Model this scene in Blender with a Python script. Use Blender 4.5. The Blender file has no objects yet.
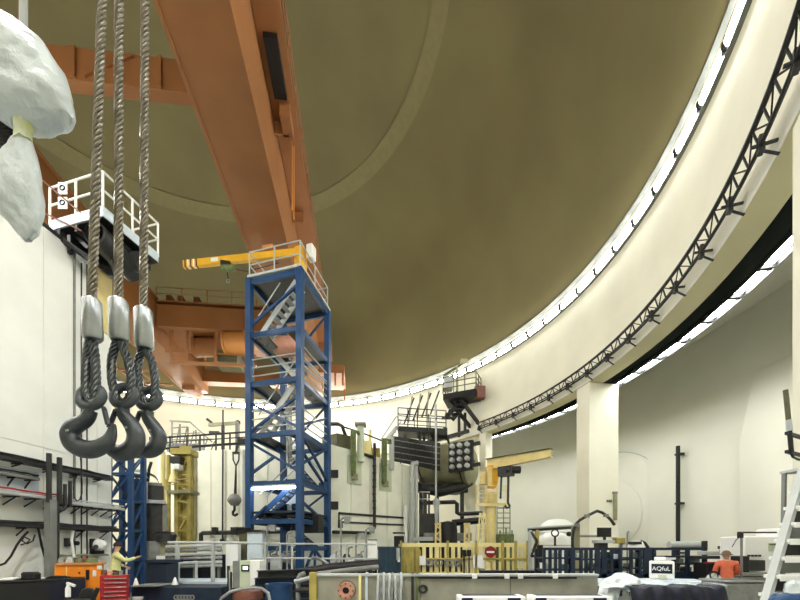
import bpy, bmesh, math, random
from mathutils import Vector as V, Matrix
random.seed(7)
sc = bpy.context.scene
COL = sc.collection
PI = math.pi
# ------------------------------------------------------------------ camera
F, CX, HY, CZ = 395.0, 400.0, 548.0, 1.65        # focal length in px, centre column, horizon row, eye height
cam_d = bpy.data.cameras.new('camera'); cam = bpy.data.objects.new('camera', cam_d); COL.objects.link(cam)
cam.location = (0, 0, CZ); cam.rotation_euler = (PI/2, 0, 0)
cam_d.sensor_width = 36; cam_d.lens = 36*F/800; cam_d.shift_y = (HY-300)/800
cam_d.clip_start = 0.05; cam_d.clip_end = 300
sc.camera = cam
# ------------------------------------------------------------------ world, exposure
w = bpy.data.worlds.new('world'); sc.world = w; w.use_nodes = True
w.node_tree.nodes['Background'].inputs[0].default_value = (.55, .56, .52, 1)
w.node_tree.nodes['Background'].inputs[1].default_value = 0.05
sc.view_settings.view_transform = 'Standard'; sc.view_settings.look = 'None'
sc.view_settings.exposure = 0.62; sc.view_settings.gamma = 1; sc.view_settings.use_curve_mapping = False
sc.cycles.use_denoising = True; sc.cycles.max_bounces = 7; sc.cycles.diffuse_bounces = 5
sc.cycles.sample_clamp_indirect = 6
RING_EMIT, BAY_EMIT, FILL_ENERGY = 36.0, 34.0, 1000.0
# ------------------------------------------------------------------ materials
def lin(c): return tuple(((x/255)/12.92 if x/255 <= .04045 else ((x/255+.055)/1.055)**2.4) for x in c)
def mat(name, rgb, rough=.6, metal=0, var=.12, scale=3, bump=0, spec=.4, rgb2=None, trans=0, alpha=1):
    m = bpy.data.materials.new(name); m.use_nodes = True; nt = m.node_tree; b = nt.nodes['Principled BSDF']
    tc = nt.nodes.new('ShaderNodeTexCoord'); n = nt.nodes.new('ShaderNodeTexNoise')
    n.inputs['Scale'].default_value = scale; n.inputs['Detail'].default_value = 5
    nt.links.new(tc.outputs['Object'], n.inputs['Vector'])
    r = nt.nodes.new('ShaderNodeValToRGB'); c = lin(rgb); c2 = lin(rgb2) if rgb2 else tuple(x*(1-var) for x in c)
    c1 = tuple(min(1, x*(1+var*.5)) for x in c)
    r.color_ramp.elements[0].color = (*c2, 1); r.color_ramp.elements[1].color = (*c1, 1)
    r.color_ramp.elements[0].position = .35; r.color_ramp.elements[1].position = .65
    nt.links.new(n.outputs['Fac'], r.inputs['Fac']); nt.links.new(r.outputs['Color'], b.inputs['Base Color'])
    b.inputs['Roughness'].default_value = rough; b.inputs['Metallic'].default_value = metal
    b.inputs['Specular IOR Level'].default_value = spec
    if trans: b.inputs['Transmission Weight'].default_value = trans
    if alpha < 1: b.inputs['Alpha'].default_value = alpha
    if bump:
        bp = nt.nodes.new('ShaderNodeBump'); bp.inputs['Strength'].default_value = bump; bp.inputs['Distance'].default_value = .05
        nt.links.new(n.outputs['Fac'], bp.inputs['Height']); nt.links.new(bp.outputs['Normal'], b.inputs['Normal'])
    return m
def emit(name, rgb, s):
    m = bpy.data.materials.new(name); m.use_nodes = True; b = m.node_tree.nodes['Principled BSDF']
    b.inputs['Base Color'].default_value = (*lin(rgb), 1); b.inputs['Emission Color'].default_value = (*lin(rgb), 1)
    b.inputs['Emission Strength'].default_value = s
    return m
M = dict(
 dome=mat('dome_paint', (116, 107, 71), .75, var=.1, scale=.25, bump=.1), dome_band=mat('dome_band_pale', (127, 118, 81), .75, var=.06),
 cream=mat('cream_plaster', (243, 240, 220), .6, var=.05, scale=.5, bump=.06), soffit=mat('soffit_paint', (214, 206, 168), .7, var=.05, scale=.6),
 white=mat('white_paint', (240, 241, 234), .5, var=.04, scale=1), panelw=mat('panel_white', (236, 237, 222), .5, var=.05, scale=1.5),
 bay=mat('bay_plaster', (232, 230, 214), .65, var=.04, scale=.35), recess_shade=mat('recess_shade_dark', (52, 60, 60), .8),
 floor=mat('floor_epoxy', (120, 124, 122), .35, var=.3, scale=1.2), orange=mat('crane_orange', (156, 104, 62), .55, var=.1, scale=.6),
 orange2=mat('crane_orange_light', (206, 140, 78), .5, var=.06, scale=.8),
 blue=mat('tower_blue', (36, 70, 112), .4, var=.15, scale=2), navy=mat('rack_navy', (28, 42, 60), .45, var=.2, scale=4),
 black=mat('black_paint', (26, 26, 28), .5, var=.2), dark=mat('dark_steel', (54, 54, 54), .45, .3, var=.25, scale=5),
 grey=mat('grey_paint', (128, 130, 126), .5, var=.15, scale=3), lgrey=mat('light_grey_paint', (184, 188, 186), .5, var=.08, scale=3),
 steel=mat('bare_steel', (158, 160, 158), .32, .75, var=.2, scale=6), rope=mat('rope_steel', (138, 130, 116), .36, .7, var=.2, scale=20),
 hook=mat('hook_steel', (92, 96, 100), .38, .65, var=.25, scale=14, bump=.15), ferrule=mat('ferrule_steel', (176, 180, 180), .3, .7, var=.15, scale=18),
 yellow=mat('yellow_paint', (232, 212, 146), .5, var=.1, scale=2), byellow=mat('jib_yellow', (238, 182, 50), .45, var=.08),
 pyellow=mat('pale_yellow', (238, 224, 160), .55, var=.1, scale=2), olive=mat('olive_yellow', (176, 160, 84), .55, var=.2, scale=3),
 oliveg=mat('olive_grey', (150, 148, 116), .55, var=.15, scale=3), green=mat('dull_green', (104, 116, 70), .55, var=.3, scale=6),
 pgreen=mat('pale_green_panel', (196, 204, 178), .5, var=.08), bluew=mat('bluish_sheet', (205, 218, 226), .4, var=.06),
 cab=mat('cabinet_orange', (240, 140, 30), .45, var=.08, scale=4), red=mat('chest_red', (168, 34, 40), .4, var=.15, scale=6),
 dred=mat('sign_red', (140, 34, 34), .4, var=.05), brown=mat('motor_brown', (112, 64, 46), .5, var=.25, scale=6),
 pink=mat('flange_pink', (206, 150, 126), .5, var=.12, scale=5), trough=mat('trough_steel', (168, 166, 150), .4, .3, var=.18, scale=2.5),
 hose=mat('hose_grey', (140, 142, 138), .55, var=.3, scale=10), plastic=mat('plastic_wrap', (228, 236, 238), (.28), var=.06, scale=6, bump=.9, spec=.6),
 tape=mat('tape_yellow_green', (206, 212, 128), .45, rgb2=(236, 238, 214), scale=16), paper=mat('paper_white', (240, 240, 236), .7, var=.02),
 tarp=mat('tarp_navy', (14, 17, 38), .45, var=.3, scale=5, bump=.3), teal=mat('tank_blue', (46, 72, 88), .5, var=.25, scale=3),
 skin=mat('skin', (206, 160, 134), .6, var=.05), hiviz=mat('jacket_yellow_green', (226, 230, 162), .7, var=.1, scale=12),
 orangesuit=mat('jacket_orange', (216, 106, 74), .7, var=.12, scale=10), trousers=mat('trousers_dark', (36, 32, 40), .8),
 hair=mat('hair_dark', (48, 40, 36), .7), cap=mat('cap_brown', (104, 86, 62), .7), glass=mat('screen_black', (12, 13, 16), .15),
 ring=emit('ring_tube', (250, 252, 246), RING_EMIT), bayl=emit('bay_tube', (250, 254, 252), BAY_EMIT), work=emit('work_tube', (214, 232, 255), 18.0),
 screen=emit('panel_screen', (226, 236, 232), .9), olivedark=mat('dark_olive', (92, 90, 62), .55, var=.2, scale=5))
# ------------------------------------------------------------------ mesh builder (world coordinates)
class MB:
    def __init__(s): s.v = []; s.f = []
    def add(s, vs, fs):
        o = len(s.v); s.v += [tuple(x) for x in vs]; s.f += [tuple(i+o for i in f) for f in fs]; return s
    def box(s, c, d, rz=0, R=None):
        R = R or Matrix.Rotation(rz, 3, 'Z'); c = V(c); h = V(d)/2
        vs = [c + R @ V((x*h.x, y*h.y, z*h.z)) for x in (-1, 1) for y in (-1, 1) for z in (-1, 1)]
        return s.add(vs, [(0,1,3,2),(4,6,7,5),(0,4,5,1),(2,3,7,6),(0,2,6,4),(1,5,7,3)])
    def bar(s, p, q, a, b=None, up=(0,0,1)):
        p, q = V(p), V(q); b = b or a; d = (q-p).normalized(); u = V(up)
        if abs(d.dot(u)) > .98: u = V((0, 1, 0))
        x = d.cross(u).normalized(); y = x.cross(d); R = Matrix((x, d, y)).transposed()
        return s.box((p+q)/2, (a, (q-p).length, b), R=R)
    def tube(s, pts, r, n=8, cap=True):
        pts = [V(p) for p in pts]; rs = r if isinstance(r, (list, tuple)) else [r]*len(pts)
        t0 = (pts[1]-pts[0]).normalized(); u = t0.orthogonal().normalized(); o = len(s.v); vs = []; fs = []
        for i, p in enumerate(pts):
            t = (pts[min(i+1, len(pts)-1)]-pts[max(i-1, 0)])
            t = t.normalized() if t.length > 1e-9 else t0
            u = (u-t*u.dot(t)); u = u.normalized() if u.length > 1e-6 else t.orthogonal().normalized()
            k = t.cross(u)
            vs += [p+(u*math.cos(2*PI*j/n)+k*math.sin(2*PI*j/n))*rs[i] for j in range(n)]
        for i in range(len(pts)-1):
            for j in range(n): fs.append((i*n+j, i*n+(j+1) % n, (i+1)*n+(j+1) % n, (i+1)*n+j))
        if cap: fs.append(tuple(range(n-1, -1, -1))); fs.append(tuple((len(pts)-1)*n+j for j in range(n)))
        return s.add(vs, fs)
    def lathe(s, prof, c, n=20, axis='Z', arc=2*PI, R=None):
        c = V(c); R = R or {'Z': Matrix.Identity(3), 'X': Matrix.Rotation(PI/2, 3, 'Y'), 'Y': Matrix.Rotation(-PI/2, 3, 'X')}[axis]
        full = abs(arc-2*PI) < 1e-6; m = n if full else n+1; vs = []; fs = []
        for r, z in prof:
            for j in range(m): a = arc*j/n; vs.append(c+R @ V((r*math.cos(a), r*math.sin(a), z)))
        for i in range(len(prof)-1):
            for j in range(n): k = (j+1) % m; fs.append((i*m+j, i*m+k, (i+1)*m+k, (i+1)*m+j))
        return s.add(vs, fs)
    def torus(s, c, r, t, R=None, n=28, k=10):
        c = V(c); R = R or Matrix.Identity(3); vs = []; fs = []
        for i in range(n):
            a = 2*PI*i/n
            for j in range(k):
                b = 2*PI*j/k; q = r+t*math.cos(b); vs.append(c+R @ V((q*math.cos(a), q*math.sin(a), t*math.sin(b))))
        for i in range(n):
            for j in range(k): fs.append((i*k+j, ((i+1) % n)*k+j, ((i+1) % n)*k+(j+1) % k, i*k+(j+1) % k))
        return s.add(vs, fs)
    def prism(s, poly, ext):
        n = len(poly); e = V(ext); vs = [V(p) for p in poly]+[V(p)+e for p in poly]
        return s.add(vs, [tuple(range(n))[::-1], tuple(range(n, 2*n))]+[(i, (i+1) % n, n+(i+1) % n, n+i) for i in range(n)])
    def mesh(s, name, m, off=V((0,0,0))):
        me = bpy.data.meshes.new(name); me.from_pydata([(x-off.x, y-off.y, z-off.z) for x, y, z in s.v], [], s.f)
        me.materials.append(m); bm = bmesh.new(); bm.from_mesh(me); bmesh.ops.recalc_face_normals(bm, faces=bm.faces); bm.to_mesh(me); bm.free()
        me.polygons.foreach_set('use_smooth', [True]*len(me.polygons)); me.set_sharp_from_angle(angle=math.radians(38)); me.update()
        return me
ROOT = {}
def link(name, data, parent=None):
    o = bpy.data.objects.new(name, data); COL.objects.link(o); o.parent = parent; return o
def root_of(o):
    while o.parent: o = o.parent
    return o
def thing(name, label, cat, loc=(0,0,0), group=None):
    o = link(name, None); o.location = loc; o.empty_display_size = .2; o['label'] = label; o['category'] = cat
    if group: o['group'] = group
    return o
def part(parent, name, mb, m, bevel=0, stuff=False, label=None):
    off = root_of(parent).location.copy(); o = link(name, mb.mesh(name, M[m], off), parent)
    if bevel: b = o.modifiers.new('b', 'BEVEL'); b.width = bevel; b.segments = 2; b.limit_method = 'ANGLE'
    if stuff: o['kind'] = 'stuff'
    if label: o['label'] = label
    return o
def solo(name, label, cat, mb, m, loc=(0,0,0), group=None, bevel=0):
    o = link(name, mb.mesh(name, M[m], V(loc))); o.location = loc; o['label'] = label; o['category'] = cat
    if group: o['group'] = group
    if bevel: b = o.modifiers.new('b', 'BEVEL'); b.width = bevel; b.segments = 2; b.limit_method = 'ANGLE'
    return o
def struct(name, mb, m, label=None):
    o = link(name, mb.mesh(name, M[m])); o['kind'] = 'structure'
    if label: o['label'] = label
    return o
def inst(parent, name, me, at, rot=None):
    o = link(name, me, parent); o.location = V(at)-root_of(parent).location
    if rot is not None: o.rotation_euler = rot
    return o
def copy_tree(o, parent=None):
    c = o.copy(); COL.objects.link(c); c.parent = parent
    for ch in list(o.children): copy_tree(ch, c)
    return c
def W(px, py, d): return V(((px-CX)/F*d, d, CZ+(HY-py)/F*d))           # a pixel at a depth
def Wz(px, d, z): return V(((px-CX)/F*d, d, z))
def railing(parent, pts, h=1.05, rails=(1, .52), step=1.3, m='lgrey', r=.024, toe=0, toem=None):
    pts = [V(p) for p in pts]; L = [(pts[i+1]-pts[i]).length for i in range(len(pts)-1)]
    pm = MB().tube([(0,0,0), (0,0,h)], r, 6).mesh('post', M[m]); done = set()
    for i, l in enumerate(L):
        n = max(1, round(l/step))
        for k in range(n+1):
            p = pts[i].lerp(pts[i+1], k/n); key = tuple(round(x, 2) for x in p)
            if key in done: continue
            done.add(key); inst(parent, 'post', pm, p)
        for f in rails: part(parent, 'rail', MB().tube([pts[i]+V((0,0,h*f)), pts[i+1]+V((0,0,h*f))], r*.95, 6), m)
        if toe: part(parent, 'toe_board', MB().bar(pts[i]+V((0,0,toe/2)), pts[i+1]+V((0,0,toe/2)), .02, toe), toem or m)
# ================================================================== THE SETTING
C = V((-10.80, 16.16, 0)); R = 20.23
def P(deg, r, z): a = math.radians(deg); return V((C.x+r*math.cos(a), C.y+r*math.sin(a), z))
def cyl(prof, n=180): return MB().lathe(prof, C, n)
struct('floor', cyl([(0, -.3), (27, -.3), (27, 0), (0, 0)], 96), 'floor')
ZC, RS = 9.41, 20.9
dz0 = 15.0; a0 = math.asin((dz0-ZC)/RS); prof = []
for i in range(33):
    a = a0+(PI/2-a0)*i/32; prof.append((RS*math.cos(a), ZC+RS*math.sin(a)))
prof = prof+[(r*1.015, z+.3) for r, z in reversed(prof)]
struct('ceiling', cyl(prof), 'dome', 'olive brown dome ceiling')
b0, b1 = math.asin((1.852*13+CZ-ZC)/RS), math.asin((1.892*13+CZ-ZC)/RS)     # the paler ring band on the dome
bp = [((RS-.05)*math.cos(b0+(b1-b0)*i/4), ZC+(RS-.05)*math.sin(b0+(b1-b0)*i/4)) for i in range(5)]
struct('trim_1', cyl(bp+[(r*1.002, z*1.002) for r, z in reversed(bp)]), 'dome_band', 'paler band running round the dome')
struct('wall_ring', cyl([(R, 9.77), (R, 14.36), (R+.14, 14.42), (R+.14, 15.06), (R+.8, 15.06), (R+.8, 9.77), (R, 9.77)]), 'cream')
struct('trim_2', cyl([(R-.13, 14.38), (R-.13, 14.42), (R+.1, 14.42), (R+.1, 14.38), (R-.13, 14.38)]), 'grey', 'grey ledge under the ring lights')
struct('trim_3', cyl([(R-.004, 9.765), (R-.004, 9.84), (R+.02, 9.84), (R+.02, 9.765)]), 'white', 'pale lower edge of the ring beam')
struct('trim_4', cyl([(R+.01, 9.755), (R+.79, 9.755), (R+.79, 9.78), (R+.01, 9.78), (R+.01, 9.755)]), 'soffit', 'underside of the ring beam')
struct('trim_6', cyl([(R+.15, 14.98), (20.14, 15.02), (20.03, 15.24), (20.08, 15.26), (R+.2, 15.06)]), 'grey', 'grey cove with ring light glow painted in, below the dome')  # paler than the dome, painting in the glow of the ring lights
RO = 26.2
struct('wall_outer', cyl([(RO, 0), (RO, 13.2), (RO+.5, 13.2), (RO+.5, 0), (RO, 0)]), 'bay')
struct('ceiling_bay', cyl([(R+.75, 12.2), (RO+.1, 12.2), (RO+.1, 12.5), (R+.75, 12.5), (R+.75, 12.2)]), 'bay', 'slab over the side bay')
# solid wall closing the bays behind the platforms (seen left of the far pillar)
mb = MB()
sw = [(R+.3, 0), (R+.3, 9.78), (R+.75, 9.78), (R+.75, 0)]
for s0, s1 in ((37.5, 215),):
    n = 90; vs = []
    for i in range(n+1):
        for r, z in sw: vs.append(P(s0+(s1-s0)*i/n, r, z))
    mb.add(vs, [(i*4+j, i*4+(j+1) % 4, (i+1)*4+(j+1) % 4, (i+1)*4+j) for i in range(n) for j in range(4)]+[(0,1,2,3), (n*4,n*4+1,n*4+2,n*4+3)])
struct('wall_back', mb, 'cream')
# pillars under the ring beam
def pillar(deg, tang, rad, label):
    t = thing('concrete_pillar', label, 'pillar', P(deg, R, 0))
    a = math.radians(deg); ra = V((math.cos(a), math.sin(a), 0)); c = P(deg, R+.02+rad/2, 4.88)
    part(t, 'shaft', MB().box(c, (rad, tang, 9.74), a), 'cream', .03)
    part(t, 'plinth', MB().box((c.x, c.y, .1), (rad+.08, tang+.08, .2), a), 'grey')
    return t
pillar(10.2, 1.0, 1.62, 'broad cream concrete pillar beside the white pressure vessels')
pillar(35.0, .6, .7, 'slim cream concrete pillar behind the yellow slewing crane')
pillar(-26.3, 1.0, 1.6, 'cream concrete pillar carrying the black detector tube')
pillar(-62.0, 1.0, 1.6, 'cream concrete pillar standing beside the ring opening, out past the detector')
# bay wall: round hatch, buttress, black standpipe
ph = 8.0
def on_r(px, r):                                   # where a view column meets a circle of radius r
    s = (px-CX)/F; A = s*s+1; B = -2*(s*C.x+C.y); D = C.x**2+C.y**2-r*r
    y = (-B+math.sqrt(B*B-4*A*D))/(2*A); return V((s*y, y, 0))
hp = on_r(613, RO-.02); hp.z = W(0, 514, hp.y).z; hd = V((hp.x-C.x, hp.y-C.y, 0)).normalized()
HR = Matrix((hd.cross(V((0,0,1))), V((0,0,1)), -hd)).transposed()
t = thing('equipment_hatch', 'large round cream hatch flush in the bay wall', 'hatch', hp)
part(t, 'outer_disc', MB().lathe([(0, .10), (3.55, .10), (3.75, .06), (3.9, .02), (3.9, -.35)], hp, 72, R=HR), 'bay')
part(t, 'inner_disc', MB().lathe([(0, .2), (2.0, .2), (2.12, .17), (2.15, .08)], hp, 56, R=HR), 'bay')
part(t, 'rim', MB().torus(hp+(-hd)*.08, 3.88, .025, HR, 72, 6), 'lgrey')
q = on_r(752, RO-.2); q2 = on_r(900, RO-.2); n = 10; vs = []
a1 = math.degrees(math.atan2(q.y-C.y, q.x-C.x)); mb = MB()
for i in range(n+1):
    for r, z in ((RO-.75, 0), (RO-.75, 6.2), (RO-.1, 9.2), (RO-.1, 0)): vs.append(P(a1-i*2.2, r, z))
mb.add(vs, [(i*4+j, i*4+(j+1) % 4, (i+1)*4+(j+1) % 4, (i+1)*4+j) for i in range(n) for j in range(4)]+[(0,1,2,3), (n*4,n*4+1,n*4+2,n*4+3)])
struct('wall_buttress', mb, 'bay', 'thickened part of the bay wall')
q = on_r(678, RO-.35)
t = thing('standpipe', 'tall thin black pipe standing against the bay wall', 'pipe', q)
part(t, 'pipe', MB().tube([q, V((q.x, q.y, W(0, 446, q.y).z))], .10, 10), 'black')
for z in (1.4, 4.0, 6.6): part(t, 'clamp', MB().box(V((q.x, q.y, z))+hd*.12, (.3, .34, .1)), 'dark')
# ================================================================== RING LIGHTS
def light(name, label, cat, group, ln, emat, hm, hang):
    t = thing(name, label, cat, (0,0,0), group); y = -ln/2
    if hang:      # a bare batten hung under a wide reflector
        part(t, 'housing', MB().prism([(-.22,y-.02,-.1), (-.2,y-.02,.06), (0,y-.02,.17), (.2,y-.02,.06), (.22,y-.02,-.1), (.205,y-.02,-.1), (.19,y-.02,.04), (-.19,y-.02,.04), (-.205,y-.02,-.1)], (0, ln+.04, 0)), hm)
        part(t, 'diffuser', MB().prism([(-.13,y,.035), (.13,y,.035), (.12,y,.0), (-.12,y,.0)], (0, ln, 0)), emat)
    else:
        part(t, 'housing', MB().prism([(-.03,y-.02,.2), (.13,y-.02,.2), (.13,y-.02,-.16), (.08,y-.02,-.16), (.05,y-.02,.14), (-.03,y-.02,.16)], (0, ln+.04, 0)), hm)
        part(t, 'diffuser', MB().prism([(.075,y,-.16), (-.15,y,-.16), (-.2,y,-.06), (-.17,y,.08), (-.06,y,.155), (.04,y,.13)], (0, ln, 0)), emat)
    for s in (-1, 1): part(t, 'end_cap', MB().box((-.02, s*(ln/2+.035), .0), (.32 if not hang else .36, .09 if not hang else .05, .3 if not hang else .2)), 'dark')
    return t
proto = light('ring_light', 'white fluorescent fixture in the ring of lights under the dome', 'light', 'ring lights under the dome', 1.17, 'ring', 'lgrey', False)
for i in range(90):
    o = proto if i == 0 else copy_tree(proto); d = -3.3+4*i
    o.location = P(d, R-.02, 14.61); o.rotation_euler.z = math.radians(d)
proto = light('bay_light', 'white fluorescent fixture hung in the curved row above the side bay', 'light', 'lights above the side bay', 1.22, 'bayl', 'dark', True)
k = 0
for i in range(-16, 21):
    d = -10.2+3.6*i
    o = proto if k == 0 else copy_tree(proto); k += 1
    o.location = P(d, R*1.089, 9.92); o.rotation_euler.z = math.radians(d)
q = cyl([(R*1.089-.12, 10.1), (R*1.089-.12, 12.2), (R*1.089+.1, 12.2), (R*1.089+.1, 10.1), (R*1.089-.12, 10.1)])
struct('trim_5', q, 'recess_shade', 'dark sheet painting in the shade above the bay lights')  # dark sheet put in where the recess only lies in shade
# ================================================================== CABLE TRUSS ON THE RING
t = thing('cable_truss', 'black lattice cable truss running round the cream ring beam', 'truss', P(8, R, 10))
A0, A1, RT, ZT, ZB = -46, 35.5, R-.42, 10.36, 9.98
arcp = lambda r, z, n=110: [P(A0+(A1-A0)*i/n, r, z) for i in range(n+1)]
part(t, 'top_chord', MB().tube(arcp(RT, ZT), .055, 6), 'black'); part(t, 'bottom_chord', MB().tube(arcp(RT+.12, ZB), .045, 6), 'black')
part(t, 'cable', MB().tube(arcp(RT+.2, ZB+.16), .03, 5), 'black')
rung = MB().bar((0,0,0), (.12,0,ZB-ZT), .035).mesh('rung', M['black']); st = 1.5
dg = P(st, RT+.12, ZB)-P(0, RT, ZT); diag = MB().bar((0,0,0), dg, .03).mesh('brace', M['black'])
dg2 = P(st, RT, ZT)-P(0, RT+.12, ZB); diag2 = MB().bar((0,0,0), dg2, .03).mesh('brace', M['black'])
brk = MB().bar((-.05,0,0), (.42,0,0), .05).box((.12,0,.0), (.1,.16,.34)).bar((.1,0,-.1), (.42,0,-.3), .04).mesh('bracket', M['dark'])
nn = int((A1-A0)/st)
for i in range(nn+1):
    d = A0+i*st; inst(t, 'rung', rung, P(d, RT, ZT), (0,0,math.radians(d)))
    if i < nn:
        if i % 2: inst(t, 'brace', diag, P(d, RT, ZT), (0,0,math.radians(d)))
        else: inst(t, 'brace', diag2, P(d, RT+.12, ZB), (0,0,math.radians(d)))
    if i % 3 == 0: inst(t, 'bracket', brk, P(d, RT+.02, 10.02), (0,0,math.radians(d)))
# ================================================================== POLAR CRANE
u = V((-.1025, .9947, 0)).normalized(); vv = V((u.y, -u.x, 0)); ZG0, ZG1 = CZ+13.4, CZ+16.1
crane = thing('polar_crane', 'orange polar crane bridge with two box girders under the dome', 'crane', C+V((0,0,ZG0)))
def G(a, b, z): p = C+u*a+vv*b; return V((p.x, p.y, z))                     # along, across, height
def gbox(a0, a1, b0, b1, z0, z1):
    return MB().prism([G(a0,b0,z0), G(a1,b0,z0), G(a1,b1,z0), G(a0,b1,z0)], (0,0,z1-z0))
for b in (-4.93, 4.93):
    L, LW, LF = 18.05, 17.2, 18.7
    g = part(crane, 'girder', gbox(-L, L, b-.80, b+.98, ZG0, ZG1), 'orange', .03)
    for s in (-1, 1):
        bb = b+(.98 if s > 0 else -.80); part(g, 'flange', gbox(-L, L, bb-.05, bb+.03, ZG0-.04, ZG0), 'orange')
        part(g, 'flange', gbox(-L, L, bb-.1, bb+.1, ZG1, ZG1+.06), 'orange')
    wk = 1 if b > 0 else -1
    part(g, 'walkway', gbox(-LW, LW, b+wk*1.0, b+wk*1.85, ZG1-.12, ZG1), 'orange')
    for s in (-1, 1): part(g, 'rail', MB().tube([G(-LW, b+wk*1.82, ZG1+(.55 if s < 0 else 1.05)), G(LW, b+wk*1.82, ZG1+(.55 if s < 0 else 1.05))], .03, 6), 'orange')
    pm = MB().tube([(0,0,0), (0,0,1.05)], .03, 6).mesh('post', M['orange'])
    for i in range(24): inst(g, 'post', pm, G(-LW+2*LW*i/23, b+wk*1.82, ZG1))
    for a in range(-14, 15, 4): part(g, 'stiffener', gbox(a, a+.08, b+wk*1.0, b+wk*1.5, ZG1-.6, ZG1-.12), 'orange')
    part(g, 'end_plate', gbox(L-.02, L+.03, b-.82, b+1.0, ZG0+1.1, ZG1+.02), 'orange2')
    for a0_, a1_ in ((-LF, -L+.02), (L-.02, LF)): part(g, 'girder_foot', gbox(a0_, a1_, b-.80, b+.98, ZG0, ZG0+1.15), 'orange', .03)
    for s in (-1, 1): part(g, 'rail_shoe', gbox(min(s*(LF-.3), s*(LF+.82)), max(s*(LF-.3), s*(LF+.82)), b-.4, b+.4, ZG0-.05, ZG0+.1), 'orange')
    for a in (-LF+.9, LF-.9): part(g, 'wheel_bogie', gbox(a-.8, a+.8, b-.5, b+.5, ZG0-.35, ZG0), 'orange')
part(crane, 'walkway_shade_panel', gbox(-4.6, -2.9, 6.12, 6.55, ZG1-.3, ZG1-.13), 'black')  # black panel standing in for the shaded gap under the walkway
part(crane, 'ladder', MB().tube([G(-1.5, 6.5, ZG0-.3), G(-1.5, 6.5, ZG1+.8)], .03, 6).tube([G(-1.1, 6.5, ZG0-.3), G(-1.1, 6.5, ZG1+.8)], .03, 6), 'orange2')
part(crane, 'hatch_box', gbox(-2.7, -1.8, 6.25, 6.6, ZG1-.6, ZG1-.13), 'orange')
# near tie beam between the girders
t2 = part(crane, 'tie_beam', gbox(-3.5, -3.1, -3.95, 3.95, ZG0+1.6, ZG1), 'orange', .03)
for b in (-2.6, 0, 2.6): part(t2, 'stiffener', gbox(-3.6, -3.5, b-.06, b+.06, ZG0+1.65, ZG1-.05), 'orange')
for b in (-1.9, 1.2): part(t2, 'brace', MB().bar(G(-3.54, b-.9, ZG0+1.75), G(-3.54, b+.6, ZG1-.1), .08), 'orange')
# far trolley with hoist machinery
tr = part(crane, 'trolley_frame', gbox(10.0, 13.8, -3.9, 3.9, ZG0+1.1, ZG0+1.7), 'orange', .03)
part(tr, 'front_beam', gbox(9.7, 10.1, -3.9, 3.9, ZG0+.9, ZG0+2.3), 'orange')
part(tr, 'deck', gbox(9.7, 14.2, -3.9, 3.9, ZG1-.2, ZG1-.1), 'orange')
for b, a, r, l, zz, mm in ((.9, 8.6, .75, 1.5, -.05, 'orange2'), (-1.4, 9.6, .62, 1.6, .1, 'orange'), (2.6, 8.9, .6, 1.2, .55, 'orange2')):
    part(tr, 'hoist_drum', MB().lathe([(0, -l/2), (r*1.12, -l/2), (r*1.12, -l/2+.12), (r, -l/2+.14), (r, l/2-.14), (r*1.12, l/2-.12), (r*1.12, l/2), (0, l/2)], G(a+1.8, b, ZG0+zz+.4), 28, 'X'), mm)
for b in (-3.2, -2.2, -.4, 1.9): part(tr, 'drop_leg', gbox(10.1, 10.3, b-.08, b+.08, ZG0-1.2, ZG0+1.1), 'orange')
part(tr, 'lower_rail', MB().bar(G(10.2, -3.6, ZG0-.5), G(10.2, 2.2, ZG0-.5), .1), 'orange')
part(tr, 'lower_frame', MB().bar(G(10.2, -3.3, ZG0-1.2), G(10.2, 2.2, ZG0-1.2), .18), 'orange')
part(tr, 'control_cabin', gbox(10.4, 12.0, -.6, .9, ZG0-.9, ZG0-.1), 'olivedark')
for b in (-3.2, -2.5, -1.5): part(tr, 'motor', gbox(9.8, 10.3, b-.18, b+.18, ZG1-.1, ZG1+.3), 'brown', .04)
railing(tr, [G(9.7, -3.9, ZG1-.1), G(9.7, 3.9, ZG1-.1)], .8, m='orange', step=1.6)
# sloping platform and end trucks
for s in (-1, 1):
    L = 17.85
    part(crane, 'end_truck', gbox(s*L-.5, s*L+.5, -6.4, 6.4, ZG0+.55, ZG0+1.5), 'orange', .03)
ep = part(crane, 'service_platform', gbox(14.2, 17.6, 5.95, 7.9, ZG0+.35, ZG0+1.0), 'orange')
for a, b in ((14.3, 7.8), (14.3, 7.2), (17.4, 7.8)): part(ep, 'drop_leg', gbox(a-.07, a+.07, b-.07, b+.07, ZG0-.6, ZG0+.35), 'orange')
mb = MB()
for i, b in enumerate((-8.6, -7.9, -7.2)): mb.bar(G(13.5, b, ZG0-.2), G(16.8, b, ZG0-.2), .1)
part(crane, 'outrigger_frame', mb.bar(G(14, -9.2, ZG0-.2), G(14, -5.9, ZG0-.2), .12).bar(G(16.4, -9.2, ZG0-.2), G(16.4, -5.9, ZG0-.2), .12), 'orange')
# fill lamps added under the girders to brighten the hall
for a, b in ((-14.5, 4.93), (-8.5, -4.93), (2, -4.93), (13, 4.93)):
    p = G(a, b, ZG0-.35)
    t = part(crane, 'fill_lamp', MB().lathe([(.05, .36), (.05, .34), (.2, .3), (.28, .05), (.3, 0), (.27, .02), (.18, .26), (0, .28)], p, 20), 'grey')
    ld = bpy.data.lights.new('fill_light', 'AREA'); ld.shape = 'DISK'; ld.size = .5; ld.energy = FILL_ENERGY; ld.color = (1, .98, .94)
    lo = link('fill_light', ld, t); lo.location = p-crane.location-V((0, 0, .01))
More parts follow.
